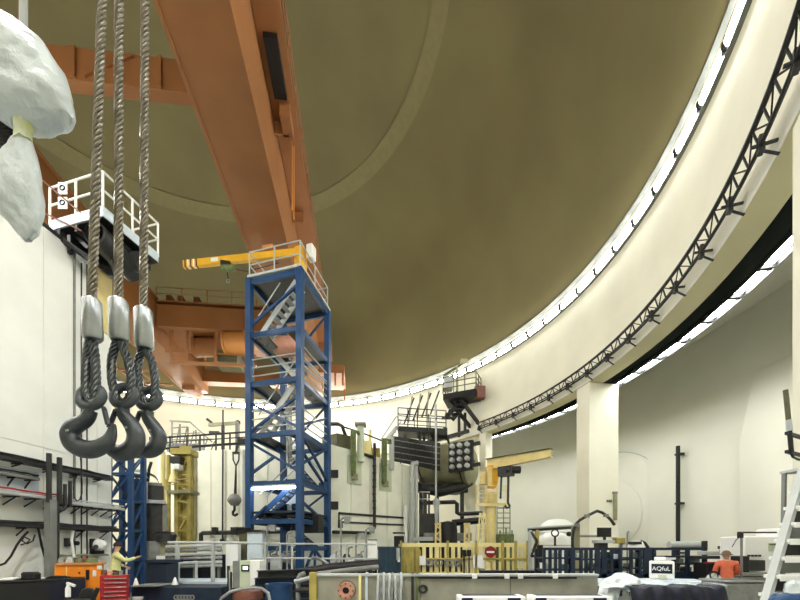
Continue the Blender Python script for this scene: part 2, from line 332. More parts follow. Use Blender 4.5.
# ================================================================== LEFT SERVICE WALL
def lw(px, off=0.0):                                # on the left service wall, off metres in front of it
    y = (12.078-off)/((CX-px)/F+.127); return V(((px-CX)/F*y, y, 0))
def lwz(px, z, off=0.0): p = lw(px, off); p.z = z; return p
wd = V((.127, 1, 0)).normalized(); wn = V((1, -.127, 0)).normalized()      # along the wall, out of the wall
def LY(y, off, z): return V((-10.3+.127*(y-14), y, z))+wn*off
HW = CZ+9.6
mb = MB().prism([LY(6.0, 0, 0), LY(13.5, 0, 0), LY(13.5, -3, 0), LY(6.0, -3, 0)], (0, 0, HW))
wl = struct('wall_left', mb, 'white', 'tall white service wall')
for y0, y1 in ((6.0, 8.4), (8.43, 11.68), (11.72, 12.62), (12.68, 13.48)):
    for z0, z1 in ((.15, 4.6), (4.63, HW-.05)):
        q = MB().prism([LY(y0, 0, z0), LY(y1, 0, z0), LY(y1, .035 if y1 < 11.69 else .02, z0), LY(y0, .035 if y1 < 11.69 else .02, z0)], (0, 0, z1-z0))
        part(wl, 'panel', q, 'white')
part(wl, 'coping', MB().prism([LY(6.0, .06, HW-.06), LY(13.5, .06, HW-.06), LY(13.5, -.3, HW-.06), LY(6.0, -.3, HW-.06)], (0, 0, .1)), 'dark')
# yellow-topped end column under the platform
t = thing('service_column', 'white and yellow column under the railed platform', 'column', LY(13.85, -.33, 0))
b = LY(13.85, -.33, 0); part(t, 'shaft', MB().box((b.x, b.y, 4.6), (.58, .58, 9.2), -.13), 'white', .02)
part(t, 'yellow_head', MB().box((b.x, b.y, 10.25), (.62, .62, 2.1), -.13), 'yellow', .02)
for z in (10.1, 8.3): part(t, 'slot', MB().box((b.x+.14, b.y-.32, z), (.06, .04, 1.3), -.13), 'black')
part(t, 'collar', MB().lathe([(.5, 0), (.62, .1), (.62, .4), (.5, .5)], (b.x, b.y, 11.25), 16), 'dark')
# conduits running up the wall
for y, r, z1 in ((12.66, .035, HW-.02), (12.9, .02, HW-.3), (13.1, .02, HW-.2)):
    solo('wall_conduit', {.035: 'thick grey conduit running up the joint of the white wall'}.get(r, 'thin cable running up the white service wall'), 'conduit',
         MB().tube([LY(y, .04, 1.0), LY(y, .04, z1)], r, 8), 'grey' if r > .03 else 'dark', LY(y, .04, 1.0), None if r > .03 else 'thin cables on the white wall')
solo('plastic_sheet', 'bluish white sheet fixed between the two upper cable trays', 'sheet', MB().prism([lwz(-60, 3.12, .035), lwz(38, 3.12, .035), lwz(38, 3.85, .035), lwz(-60, 3.85, .035)], wn*.03), 'bluew', lwz(20, 3.12, .035))
def tray(z, px0, px1, label, w, m, cables, cm, off=.1, lip=.09, drop=.25, mount=0.0):
    p0, p1 = lwz(px0, z, off), lwz(px1, z, off); t = thing('cable_tray', label, 'cable tray', p0)
    d = (p1-p0); part(t, 'tray_base', MB().prism([p0, p1, p1+wn*w, p0+wn*w], (0, 0, .02)), m)
    for o in (0, w-.02): part(t, 'side_rail', MB().prism([p0+wn*o, p1+wn*o, p1+wn*(o+.02), p0+wn*(o+.02)], (0, 0, lip)), m)
    for k in range(cables):
        o = .05+(w-.1)*k/max(1, cables-1); pts = []
        for i in range(17): pts.append(p0.lerp(p1, i/16)+wn*o+V((0, 0, .06+.05*(k % 3)+random.uniform(-.012, .012))))
        part(t, 'cable', MB().tube(pts, .028, 6), cm)
    n = 6
    for i in range(n):
        q = p0.lerp(p1, (i+.5)/n); part(t, 'bracket', MB().bar(q-wn*(off-mount)-V((0,0,.02)), q+wn*w-V((0,0,.02)), .04).bar(q-wn*(off-mount)-V((0,0,drop)), q+wn*w*.7-V((0,0,.04)), .03), 'dark')
    return t
tray(3.98, -90, 106, 'upper cable tray heaped with black cables on the white wall', .3, 'dark', 6, 'black', drop=.1)
tray(3.58, -90, 34, 'short grey tray below the black cables, over the bluish sheet', .2, 'grey', 3, 'dark', mount=.055)
tray(3.05, -90, 54.5, 'pale grey cable tray with red cable below the bluish sheet', .45, 'lgrey', 3, 'red')
tray(2.98, 56, 116, 'short pale tray beside the coiled black cable loop', .35, 'lgrey', 3, 'lgrey')
tray(2.22, -90, 113, 'lower cable tray with sagging cables above the orange cabinet', .25, 'dark', 5, 'black')
solo('guard_rail', 'thin grey rail on the white wall behind the orange cabinet', 'rail', MB().tube([lwz(52, 1.42, .15), lwz(108, 1.42, .15)], .035, 8), 'oliveg', lwz(52, 1.42, .15))
for px, z0, z1, r, of in ((49, 2.95, 4.35, .065, .63), (59.5, 2.95, 4.3, .065, .63), (65, 2.86, 3.55, .05, .61), (70, 2.9, 3.7, .05, .48)):
    solo('vertical_pipe', 'short dark pipe rising through the pale cable tray', 'pipe', MB().tube([lwz(px, z0, of), lwz(px, z1, of)], r, 8), 'dark', lwz(px, z0, of), 'dark pipes through the pale tray')
t = thing('pipe_support', 'grey steel post carrying the cable trays', 'post', lwz(52, 0, .6))
part(t, 'post', MB().box(lwz(50.5, 1.515, .6), (.2, .2, 3.03), -.13), 'grey'); part(t, 'pipe', MB().tube([lwz(55, 0, .6), lwz(55, 3.0, .6)], .06, 8), 'black'); part(t, 'pipe', MB().tube([lwz(58, .9, .6), lwz(58, 3.0, .6)], .04, 8), 'dark')
part(t, 'elbow', MB().tube([lwz(59, 2.75, .6), lwz(63, 2.8, .6), lwz(66, 2.9, .61)], .06, 8), 'dark')
solo('cable_loop', 'thin black cable hanging in a loop over the white wall', 'cable', MB().tube([lwz(px, CZ+(HY-py)/F*lw(px).y, .44) for px, py in ((79, 450), (81, 465), (82, 483), (82, 495), (80, 501), (77, 503), (74, 499), (73.5, 490), (75, 482), (77, 478))], .018, 6), 'black', lwz(79, 4, .3))
solo('drooping_cable', 'black cable drooping off the lower tray beside the black table', 'cable', MB().tube([lwz(px, CZ+(HY-py)/F*lw(px).y, .3) for px, py in ((-4, 566), (5, 563), (11, 556), (17, 545), (22, 538), (28, 532))], .03, 6), 'black', lwz(5, 1, .3))
solo('drooping_cable', 'black cable slanting down from the lower tray to the table end', 'cable', MB().tube([lwz(px, CZ+(HY-py)/F*lw(px).y, .3) for px, py in ((38, 527), (42, 547), (46, 560), (53, 575))], .03, 6), 'black', lwz(40, 1, .3))
solo('cable_tangle', 'tangle of thin cable tied under the lower tray', 'cable', MB().tube([lwz(px, CZ+(HY-py)/F*lw(px).y, .3) for px, py in ((35, 535), (33, 541), (27, 544), (22, 541), (24, 537), (30, 540), (27, 543), (21, 545))], .02, 6), 'dark', lwz(30, 1.5, .3))
p = lwz(74, 0, .12); t = thing('wall_valve', 'small dark wall valve with pale hose above the orange cabinet', 'valve', lwz(70, 1.8, .1))
part(t, 'body', MB().box(lwz(69, 1.83, .1), (.16, .2, .26)), 'dark'); part(t, 'knob', MB().lathe([(0, .1), (.07, .1), (.07, -.1), (0, -.1)], lwz(75, 1.8, .21), 10, 'X'), 'black')
part(t, 'hose', MB().tube([lwz(x, z, .25) for x, z in ((73, 2.2), (71.5, 1.9), (73, 1.6), (74, 1.35))], .04, 8), 'paper')
t = thing('hose_reel_box', 'white rounded wall device on a black plate beside the worker', 'wall box', lwz(97, 1.5, .05)); q = lw(97, .1)
part(t, 'back_plate', MB().box((q.x, q.y, 1.68), (.06, .5, .56), -.13), 'black')
part(t, 'cover', MB().lathe([(0, .24), (.1, .22), (.19, .14), (.22, 0), (.2, -.05)], lwz(98, 1.75, .12), 16, R=Matrix((wd, V((0,0,1)), wn)).transposed()), 'paper')
part(t, 'nozzle', MB().tube([lwz(96, 1.7, .25), lwz(92, 1.62, .4)], [.07, .04], 8), 'dark'); part(t, 'drip_tray', MB().box(lwz(97, 1.53, .16), (.16, .36, .07), -.13), 'black')
# ---------------- railed platform at the top of the left wall
zd = CZ+10.0; pc, pl, pr = Wz(103, 11.8, zd), Wz(50, 12.35, zd), Wz(158, 13.7, zd); pb = pl+(pr-pc)
t = thing('railed_platform', 'white railed platform with dark underside on the left service wall', 'platform', pc)
part(t, 'deck', MB().prism([pc, pr, pb, pl], (0, 0, -.12)), 'black')
for a, b in ((pl, pc), (pc, pr), (pr, pb)): part(t, 'fascia', MB().bar(a+V((0,0,.06)), b+V((0,0,.06)), .05, .3), 'bluew')
for k in range(3):
    a, b = pl.lerp(pc, (k+.5)/3), pb.lerp(pr, (k+.5)/3); part(t, 'joist', MB().bar(a-V((0,0,.22)), b-V((0,0,.22)), .1, .2), 'dark')
railing(t, [pl+V((0,0,.1)), pc+V((0,0,.1)), pr+V((0,0,.1)), pb+V((0,0,.1))], 1.15, m='white', step=1.1, r=.035)
for z in (.75, 1.2, .4):
    q = pl.lerp(pc, .28); 
    if z > .5: part(t, 'warning_plate', MB().box(q+V((0, -.06, z-.15)), (.28, .02, .36)), 'paper'); part(t, 'bolt', MB().torus(q+V((0, -.08, z-.15)), .07, .02, Matrix.Rotation(PI/2, 3, 'X'), 14, 6), 'black')
part(t, 'duct', MB().lathe([(.3, -.9), (.34, -.85), (.34, .85), (.3, .9)], pc.lerp(pr, .35)+V((-.5, .3, -.5)), 18, 'Y'), 'dark')
part(t, 'duct', MB().lathe([(0, -.45), (.3, -.45), (.3, .45), (0, .45)], pc.lerp(pr, .7)+V((-.62, .1, -.42)), 18, 'X'), 'dark')
q = pc.lerp(pr, .1)+V((-.4, .4, -.2)); part(t, 'bracket_arm', MB().bar(q, q+V((.1, .3, -1.0)), .1), 'dark')
for k in range(2): part(t, 'ladder_stile', MB().tube([W(40+k*2, 178+k*34, 12.2), W(82, 214+k*17, 12.0)], .02, 6), 'brown')
solo('floor_bracket', 'dark bracket cluster where the white wall meets the railed platform', 'bracket', MB().bar(W(62, 240, 12.3), W(88, 258, 12.5), .14).bar(W(70, 236, 12.4), W(70, 254, 12.4), .1).bar(W(78, 238, 12.6), W(90, 250, 12.6), .2, .1), 'black', W(70, 245, 12.4))
# ================================================================== BLUE STAIR TOWER
D = 16.0; tn = Wz(300, D, 0); tl = Wz(249.5, D*1.041, 0); trr = Wz(327.5, D*1.182, 0); tb = tl+(trr-tn)
ZD = CZ+280/F*D; LV = [CZ+(HY-y)/F*D for y in (572, 546, 516, 482, 432, 386, 328, 274)]   # floor levels on the near leg
tow = thing('stair_tower', 'tall blue lattice stair tower with railed top and yellow hoist', 'tower', tn)
for p in (tn, tl, trr, tb): part(tow, 'leg', MB().box((p.x, p.y, ZD/2), (.26, .26, ZD), -.28), 'blue', .015)
zs = [0, LV[1]-.1, LV[2]-.2, LV[3], LV[4], LV[5]+.3, LV[6], ZD-.16]
faces = ((tl, tn), (tn, trr), (trr, tb), (tb, tl))
for i, z in enumerate(zs[1:]):
    for a, b in faces: part(tow, 'crossbeam', MB().bar(a+V((0,0,z)), b+V((0,0,z)), .12, .2), 'blue')
def br(a, za, b, zb, w=.1): part(tow, 'brace', MB().bar(a+V((0,0,za)), b+V((0,0,zb)), w, w), 'blue')
ZF = lambda y: CZ+(HY-y)/F*D
br(tl, ZF(318), tn, ZF(283)); br(tl, ZF(428), tn, ZF(394)); br(tl, ZF(397), tn, ZF(428)); br(tl, ZF(438), tn, ZF(472)); br(tl, ZF(472), tl.lerp(tn, .5), ZF(455))
br(tl, ZF(522), tl.lerp(tn, .35), ZF(505)); br(tn, ZF(425), trr, ZF(395)); br(tn, ZF(430), trr, ZF(470)); br(tn, ZF(465), trr, ZF(430)); br(tn, ZF(448), trr, ZF(480))
br(tn, ZF(500), trr, ZF(520)); br(tn.lerp(trr, .4), ZF(545), trr, ZF(572)); br(tn.lerp(trr, .5), ZF(545), tn.lerp(trr, .5), 0); br(tn.lerp(trr, .5), ZF(545), tn, .2)
for a, b in ((tb, trr), (tl, tb)):
    for i in range(2, 7, 2): br(a, zs[i], b, zs[i+1], .08)
# stair flights and landings
px0, px1 = tl.lerp(tn, .12), tl.lerp(tn, .88); bk = (trr-tn)
def flight(za, zb, s0, s1, e0, e1, m, hr=1.0):              # a flight between two edge positions inside the tower
    a, b = tl.lerp(tn, s0)+bk*e0+V((0,0,za)), tl.lerp(tn, s1)+bk*e1+V((0,0,zb)); dd = bk.normalized()*.65
    f = part(tow, 'stair_flight', MB().bar(a, b, .05, .22).bar(a+dd, b+dd, .05, .22), m)
    n = 9
    for k in range(n): q = a.lerp(b, (k+.5)/n); part(f, 'tread', MB().box(q+dd/2, (.22, .66, .03), -.28), 'lgrey')
    for o in (V((0,0,0)), dd): part(f, 'handrail', MB().tube([a+o+V((0,0,.95)), a.lerp(b, hr)+o+V((0,0,.95))], .025, 6), 'lgrey')
lv = [zs[1], zs[2]+.2, zs[3]+.1, zs[4], zs[5], zs[6], ZD-.3]
for i in range(len(lv)-1):
    flight(lv[i], lv[i+1], .12 if i % 2 else .88, .88 if i % 2 else .12, .08 if i % 2 else .6, .08 if i % 2 else .6, 'blue' if i < 3 else 'lgrey', .58 if i == len(lv)-2 else 1.0)
for z in lv[1:-1]:
    part(tow, 'landing', MB().prism([tl+bk*.05+V((0,0,z)), tl.lerp(tn, .3)+bk*.05+V((0,0,z)), tl.lerp(tn, .3)+bk*.95+V((0,0,z)), tl+bk*.95+V((0,0,z))], (0,0,.06)), 'dark')
    part(tow, 'landing', MB().prism([tl.lerp(tn, .72)+bk*.05+V((0,0,z)), tn+bk*.05+V((0,0,z)), tn+bk*.95+V((0,0,z)), tl.lerp(tn, .72)+bk*.95+V((0,0,z))], (0,0,.06)), 'dark')
for i in (4, 5):
    for f in (.35, .7, 1.05):
        for a, b in faces[:2]: part(tow, 'rail', MB().tube([a+V((0,0,zs[i]+f)), b+V((0,0,zs[i]+f))], .03, 6), 'lgrey')
for f in (.33, .66): part(tow, 'rail', MB().tube([tn+V((0,0,zs[5]+.4+f*1.6)), trr+V((0,0,zs[5]+.4+f*1.6))], .03, 6), 'lgrey')
# enclosed lift column inside, top deck, railing
cc = tl.lerp(tn, .62)+bk*.45
for dx, dy in ((-.28, -.2), (.28, -.2), (.28, .3), (-.28, .3)): part(tow, 'lift_mast', MB().box((cc.x+dx, cc.y+dy, (ZF(460)+ZF(390))/2), (.09, .09, ZF(390)-ZF(460)), -.28), 'lgrey')
for k in range(9): part(tow, 'mast_rung', MB().bar(cc+V((-.28, -.2, ZF(460)+k*.33)), cc+V((.28, -.2, ZF(460)+k*.33+.15)), .05), 'lgrey')
part(tow, 'top_deck', MB().prism([tl+V((0,0,ZD-.05)), tn+V((0,0,ZD-.05)), trr+V((0,0,ZD-.05)), tb+V((0,0,ZD-.05))], (0,0,.07)), 'dark')
for a, b in faces[:2]: part(tow, 'fascia', MB().bar(a+V((0,0,ZD+.02)), b+V((0,0,ZD+.02)), .3, .1), 'lgrey')
railing(tow, [tl+V((0,0,ZD)), tn+V((0,0,ZD)), trr+V((0,0,ZD)), tb+V((0,0,ZD)), tl+V((0,0,ZD))], 1.12, m='lgrey', step=1.2, r=.03)
part(tow, 'vessel', MB().lathe([(0, -.75), (.3, -.7), (.45, -.45), (.45, .45), (.3, .7), (0, .75)], tl.lerp(tn, .45)+bk*.55+V((0,0,ZF(322))), 18, 'X'), 'pink')
part(tow, 'black_enclosure', MB().box(tn.lerp(trr, .45)+V((-.3, .3, ZF(522))), (1.2, .9, .75), -.1), 'black', .02)
part(tow, 'mid_deck', MB().prism([p+V((0,0,ZF(512))) for p in (tl, tn, trr, tb)], (0,0,.08)), 'navy')
part(tow, 'blue_plate', MB().box(tn.lerp(trr, .85)+V((-.05,-.05,ZF(478))), (.35, .1, .4), -.1), 'blue')
for k in range(5): part(tow, 'pump', MB().lathe([(0, -.2), (.15, -.2), (.15, .2), (0, .2)], tl.lerp(tn, .3+k*.13)+bk*.4+V((0,0,ZF(506)+.1*(k % 2))), 10, 'X' if k % 2 else 'Z'), 'navy' if k % 2 else 'lgrey')
# work lamp inside the tower
a, b = tl.lerp(tn, .08)-bk*.02+V((0,0,zs[3]-.2)), tl.lerp(tn, .92)-bk*.02+V((0,0,zs[3]-.2)); t = thing('work_lamp', 'bright bluish tube lamp glowing inside the blue stair tower', 'lamp', a.lerp(b, .5))
part(t, 'tube', MB().tube([a, b], .06, 8), 'work'); part(t, 'housing', MB().bar(a+V((0,0,.09)), b+V((0,0,.09)), .14, .07), 'lgrey')
t = thing('sheeting', 'bluish plastic sheet hung inside the lamp-lit tower storey', 'sheet', tl.lerp(tn, .5)+bk*.53+V((0,0,3.2))); part(t, 'sheet', MB().bar(tl.lerp(tn, .285)+bk*.53+V((0,0,lv[2]-.58)), tl.lerp(tn, .735)+bk*.53+V((0,0,lv[2]-.58)), .03, 1.24), 'bluew')
# jib hoist on the tower top
jb = thing('jib_hoist', 'yellow jib hoist with striped tip on the stair tower top', 'hoist', tl.lerp(tn, .8)+bk*.35+V((0,0,ZD)))
jp = tl.lerp(tn, .8)+bk*.35; zj = CZ+(HY-252)/F*jp.y
part(jb, 'mast', MB().box((jp.x, jp.y, (ZD+zj+.15)/2), (.4, .4, zj-ZD+.15), -.28), 'byellow', .02)
part(jb, 'mast_brace', MB().box((jp.x-.5, jp.y+.1, ZD+.3), (.3, .35, .6), -.28), 'byellow')
tip = W(184, 265, 17.6); root = V((jp.x+.1, jp.y, zj))
bm_ = part(jb, 'boom', MB().bar(tip, root, .18, .3), 'byellow')
dv = (root-tip).normalized()
for k in range(5): part(bm_, 'stripe', MB().bar(tip+dv*(.08+k*.13), tip+dv*(.14+k*.13), .19, .31), 'black' if k % 2 == 0 else 'paper')
q = tip.lerp(root, .36); part(jb, 'trolley', MB().box(q+V((0,0,-.22)), (.42, .3, .24), .2), 'dark'); part(jb, 'motor', MB().lathe([(0, -.3), (.14, -.28), (.14, .28), (0, .3)], q+V((.12, -.1, -.42)), 12, 'X'), 'green')
part(jb, 'name_plate', MB().box(tip.lerp(root, .27)+V((0,-.1,.02)), (.35, .02, .16), -.15), 'paper'); part(jb, 'chain', MB().tube([q+V((0,0,-.3)), q+V((.1,0,-.85))], .02, 6), 'dark')
part(jb, 'load_hook', MB().torus(q+V((.1,0,-.92)), .08, .025, Matrix.Rotation(PI/2, 3, 'X'), 12, 6), 'steel')
part(jb, 'cable', MB().tube([q+V((.2,0,-.35)), q+V((.9,.1,-.42)), tip.lerp(root, .8)+V((0,0,-.36))], .015, 5), 'black')
part(jb, 'drive_box', MB().box((tip.lerp(root, .72)+V((0,0,.28))), (.5, .3, .2), -.2), 'orange2'); part(jb, 'white_cover', MB().box((root+V((.35,0,-.05))), (.3, .4, .6), -.28), 'paper', .05)
# ================================================================== COMPARTMENT BUILDING BEHIND THE TOWER
bc, bl, brr = Wz(329, 20.5, 0), Wz(158, 22.4, 0), Wz(416, 26.5, 0)
hb = CZ+5.45
nl = V(((bl-bc).y, -(bl-bc).x, 0)).normalized(); nl = -nl if nl.y > 0 else nl
nr = V(((brr-bc).y, -(brr-bc).x, 0)).normalized(); nr = -nr if nr.x < 0 else nr
mb = MB().prism([bl, bc, brr, brr-nr*3, bl-nl*6], (0, 0, hb-.05))
bw = struct('wall_compartment', mb, 'panelw', 'white panelled wall of the inner compartment')
def bpanel(a, b, nrm, n, z0=.2, z1=None):
    for k in range(n):
        p, q = a.lerp(b, k/n), a.lerp(b, (k+1)/n); e = (q-p).normalized()*.035; z1_ = z1 or hb-.1
        part(bw, 'panel', MB().prism([p+e+V((0,0,z0)), q-e+V((0,0,z0)), q-e+nrm*.05+V((0,0,z0)), p+e+nrm*.05+V((0,0,z0))], (0,0,z1_-z0)), 'panelw')
bpanel(bl, bc, nl, 6); bpanel(bc, brr, nr, 5)
def onR(px, off=0.0):                               # view column on the right face
    s = (px-CX)/F; a, b = bc+nr*off, brr+nr*off; d = b-a; k = (a.x-s*a.y)/(s*d.y-d.x); return a+d*k
def onL(px, off=0.0):
    s = (px-CX)/F; a, b = bl+nl*off, bc+nl*off; d = b-a; k = (a.x-s*a.y)/(s*d.y-d.x); return a+d*k
def RZ(px, py, off=0.0): p = onR(px, off); return W(px, py, p.y)
def LZ(px, py, off=0.0): p = onL(px, off); return W(px, py, p.y)
for a, b, c_, d_, nm in ((347, 361, 455, 485, 'nearest the stair tower'), (379, 391, 463, 492, 'beside the black riser pipe')):
    t = thing('hatch_panel', 'pale green hatch panel with hanging green hoses '+nm, 'panel', RZ(a, d_, .06))
    part(t, 'plate', MB().prism([RZ(a, c_, .06), RZ(b, c_+2, .06), RZ(b, d_, .06), RZ(a, d_-2, .06)], nr*.05), 'pgreen')
    m_ = (a+b)/2
    cx_ = 360.5 if m_ < 370 else 391.5
    for k in (-2.5, -.5, 1): part(t, 'hose', MB().tube([RZ(cx_, c_-20+k, .2), RZ(m_+k, c_-24, .35), RZ(m_+k, c_-6, .3), RZ(m_+k*.6, c_+20, .25), RZ(m_+k*.3, d_-8, .2)], .07, 8), 'green')
    part(t, 'coupling', MB().box(RZ(m_+1, d_-8, .25), (.3, .3, .3)), 'oliveg')
t = thing('riser_pipe', 'black riser pipe with clamps bending along the compartment wall', 'pipe', RZ(374, 530, .15))
part(t, 'pipe', MB().tube([RZ(374.5, 447, -.4), RZ(374.5, 444, -.1), RZ(374.5, 445, .2), RZ(374.5, 450, .27), RZ(374.5, 527, .27), RZ(373, 531, .27), RZ(369, 533, .27), RZ(333, 532, .27)], .09, 10), 'black')
for y in range(459, 510, 7): part(t, 'clamp', MB().bar(RZ(374, y, .02), RZ(374.5, y, .3), .2, .1), 'dark')
for y, x0, x1, r in ((513, 339, 405, .06), (522, 342, 404, .05)):
    solo('wall_pipe', 'thin dark pipe along the white compartment wall at %s level' % ('upper' if y < 520 else 'lower'), 'pipe', MB().tube([RZ(x0, 528, .09), RZ(x0, y, .09), RZ(x1, y+(5 if y < 520 else 3), .09)], r, 8), 'dark', RZ(x0, y, .15))
for y in (474, 505.5): solo('wall_slot', 'black slot in the white wall beside the stair tower', 'vent', MB().prism([RZ(329.6, y-4, .04), RZ(337.5, y-4, .04), RZ(337.5, y+4, .04), RZ(329.6, y+4, .04)], nr*.06), 'black', RZ(333, y, .06), 'black slots in the compartment wall')
t = thing('vertical_ducts', 'pair of pale vertical pipes at the far end of the compartment wall', 'pipes', Wz(412, 25, 0))
for px, r, y0 in ((405.5, .12, 505), (412, .16, 466), (416.5, .1, 466)): part(t, 'pipe', MB().tube([Wz(px, 25, 0), W(px, y0, 25)], r, 10), 'lgrey' if px > 410 else 'paper')
part(t, 'elbow', MB().tube([W(412, 467, 25), W(412.5, 464, 25), W(418, 463, 25.05)], .16, 10), 'lgrey')
# roof-level kit on the compartment
t = thing('roof_gallery', 'olive equipment box and railings on top of the white compartment', 'gallery', RZ(340, 441, -.5))
part(t, 'equipment_box', MB().prism([RZ(337, 433, -.05), RZ(355, 437, -.05), RZ(355, 452.5, -.05), RZ(337, 446.5, -.05)], -nr*1.2), 'olivedark')
part(t, 'column', MB().tube([RZ(360.5, 462, .2), RZ(360.5, 426, .2)], .2, 10), 'pgreen'); part(t, 'column_cap', MB().box(RZ(360.5, 425, .2), (.6, .6, .14)), 'grey')
part(t, 'yellow_box', MB().box(RZ(365.5, 448.8, -.5), (.7, .7, .8)), 'pyellow'); part(t, 'olive_box', MB().box(RZ(376, 454, -.5), (.5, .6, .6)), 'olive')
part(t, 'yellow_post', MB().tube([RZ(370, 452, -.6), RZ(370, 430, -.6)], .1, 8), 'yellow')
part(t, 'column', MB().tube([RZ(391.5, 470, .17), RZ(391.5, 437, .17)], .17, 10), 'lgrey')
part(t, 'handrail', MB().tube([RZ(337, 425, -.1), RZ(360, 432, -.1), RZ(390, 444, .1)], .05, 6), 'dark'); part(t, 'lower_rail', MB().tube([RZ(363, 454, .12), RZ(373, 457, .12)], .1, 6), 'black')
part(t, 'pipe_bend', MB().tube([RZ(331, 424, -.2), RZ(338, 424, -.2), RZ(342, 426, -.2), RZ(346, 437, -.2)], .1, 8), 'dark')
t = thing('mesh_screen', 'dark grey mesh screen railing over the compartment corner', 'screen', RZ(392, 462, 0))
def SC(px, py): return RZ(px, py, 0) if px <= 416 else W(px, py, 26.5-(px-416)/24*.8)      # along the roof edge, then out towards the duct
for k in range(6):
    x0, x1 = 392+k*8, 399.7+k*8; part(t, 'screen_panel', MB().prism([SC(x0, 436+k*1.2), SC(x1, 437+k*1.2), SC(x1, 462.5+k*1.7), SC(x0, 461+k*1.7)], nr*.04), 'dark')
    for j in range(4): part(t, 'slat', MB().bar(SC(x0, 440+k*1.3+j*6)+nr*.05, SC(x1, 441+k*1.3+j*6)+nr*.05, .03, .06), 'grey')
for px in (400, 416, 432): part(t, 'post', MB().bar(SC(px, 436+(px-392)*.15)+nr*.02, SC(px, 462+(px-392)*.21)+nr*.02, .07), 'dark')
for px in (420, 429): q = SC(px, 443); part(t, 'hanger', MB().bar(q, V((q.x+.1, 27.3, 9.68)), .08), 'dark')
t = thing('roof_railing', 'dark railing along the left roof edge of the white compartment', 'railing', LZ(200, 452))
for y, r in ((436, .05), (447, .07), (441, .03)): part(t, 'rail', MB().tube([LZ(150, y+2.5), LZ(247, y-4)], r, 6), 'black')
for px in (150, 170, 187, 200, 216, 230, 246): part(t, 'post', MB().tube([LZ(px, 456-(px-150)*.06), LZ(px, 437-(px-150)*.05)], .05, 6), 'dark')
t = thing('roof_hoist', 'small gantry hoist on the compartment roof beside the tower', 'hoist', LZ(223, 450, -.4))
part(t, 'beam', MB().bar(LZ(209, 425, -.4), LZ(238, 423, -.4), .16), 'oliveg'); part(t, 'post', MB().bar(LZ(223, 454, -.4), LZ(223, 424, -.4), .14), 'dark'); part(t, 'post', MB().bar(LZ(237.5, 453, -.4), LZ(237.5, 423, -.4), .18), 'grey')
part(t, 'counterweight', MB().box(LZ(215, 433, -.4), (.55, .3, .14)), 'dark'); part(t, 'sheave', MB().torus(LZ(237.5, 423, -.5), .12, .05, Matrix.Rotation(PI/2, 3, 'X'), 14, 6), 'dark'); part(t, 'motor', MB().box(LZ(243, 442, -.4), (.5, .3, .35)), 'dark')
part(t, 'outrigger', MB().bar(LZ(237.5, 446, -.45), LZ(236, 452.4, .86), .1), 'dark'); part(t, 'camera_lamp', MB().bar(LZ(207, 419, -.4), LZ(212, 423, -.4), .12), 'black')
t = thing('roof_ducts', 'pale grey frames and ducts stacked on the compartment roof', 'ducts', LZ(185, 440, -1))
for k in range(5): part(t, 'frame_post', MB().bar(LZ(172+k*8, 455.5, -1), LZ(172+k*8, 421+k*3, -1), .07), 'hose')
part(t, 'duct', MB().box(LZ(186, 450, -1.6), (1.8, .8, .6), .1), 'hose'); part(t, 'top_frame', MB().bar(LZ(170, 421, -1), LZ(190, 422, -1), .08), 'hose'); part(t, 'brace', MB().bar(LZ(190, 422, -1), LZ(212, 442, -1), .07), 'hose')
for k in range(6): part(t, 'lattice_bar', MB().bar(LZ(174+k*7, 455, -.9), LZ(180+k*7, 424+k*3.4, -.9), .05), 'grey')
for y in (428, 434, 440): part(t, 'cross_rail', MB().bar(LZ(172, y, -.9), LZ(188+(y-428)*2, y-1, -.9), .05), 'grey')
t = thing('black_riser', 'thin black pipe down the white compartment wall beside the hanging hook', 'pipe', LZ(223, 541, .15)); part(t, 'pipe', MB().tube([LZ(223, 410, .15), LZ(222.5, 543, .15)], .045, 8), 'black')
part(t, 'foot', MB().box(LZ(222.5, 541, .15), (.2, .2, .2)), 'dark')
for px in (197, 246): solo('wall_channel', 'pale grey vertical channel on the white compartment wall', 'channel', MB().bar(LZ(px-2, 545, .1), LZ(px-2, 450, .1), .12), 'oliveg' if px < 200 else 'lgrey', LZ(px-2, 545, .1), 'vertical channels on the compartment wall')
t = thing('pipe_run', 'dark horizontal pipe low on the white compartment wall', 'pipe', LZ(200, 534, .25)); part(t, 'pipe', MB().tube([LZ(201, 541, .34), LZ(201, 534, .34), LZ(203, 533, .34), LZ(300, 531, .34)], .12, 8), 'dark')
for px in (215, 234, 240): part(t, 'valve', MB().box(LZ(px, 531, .42), (.25, .3, .4)), 'dark'); part(t, 'clamp', MB().bar(LZ(px-4, 533, .02), LZ(px-4, 533, .36), .1, .08), 'dark')
# hanging hook block
p = LZ(236, 452, .8); t = thing('hook_block', 'dark ball and hook hanging on two falls beside the tower', 'hook block', p)
for s in (-1, 1): part(t, 'fall', MB().tube([LZ(236+s*3, 452, .8), LZ(236+s*2.8, 460, .8), LZ(236, 466, .8), LZ(235.3+s*.8, 494, .8)], .04, 6), 'dark')
part(t, 'ball', MB().lathe([(0, .34), (.2, .28), (.33, .1), (.35, 0), (.33, -.1), (.2, -.28), (0, -.34)], LZ(234.5, 500, .8), 18), 'grey')
part(t, 'hook', MB().tube([LZ(234.5, 505, .8), LZ(234.5, 510, .8), LZ(233, 512, .8), LZ(233, 514.5, .8), LZ(235, 515.5, .8), LZ(237.5, 514, .8)], .07, 8), 'black')
part(t, 'spreader', MB().bar(LZ(233, 453, .8), LZ(239, 453, .8), .12), 'dark')
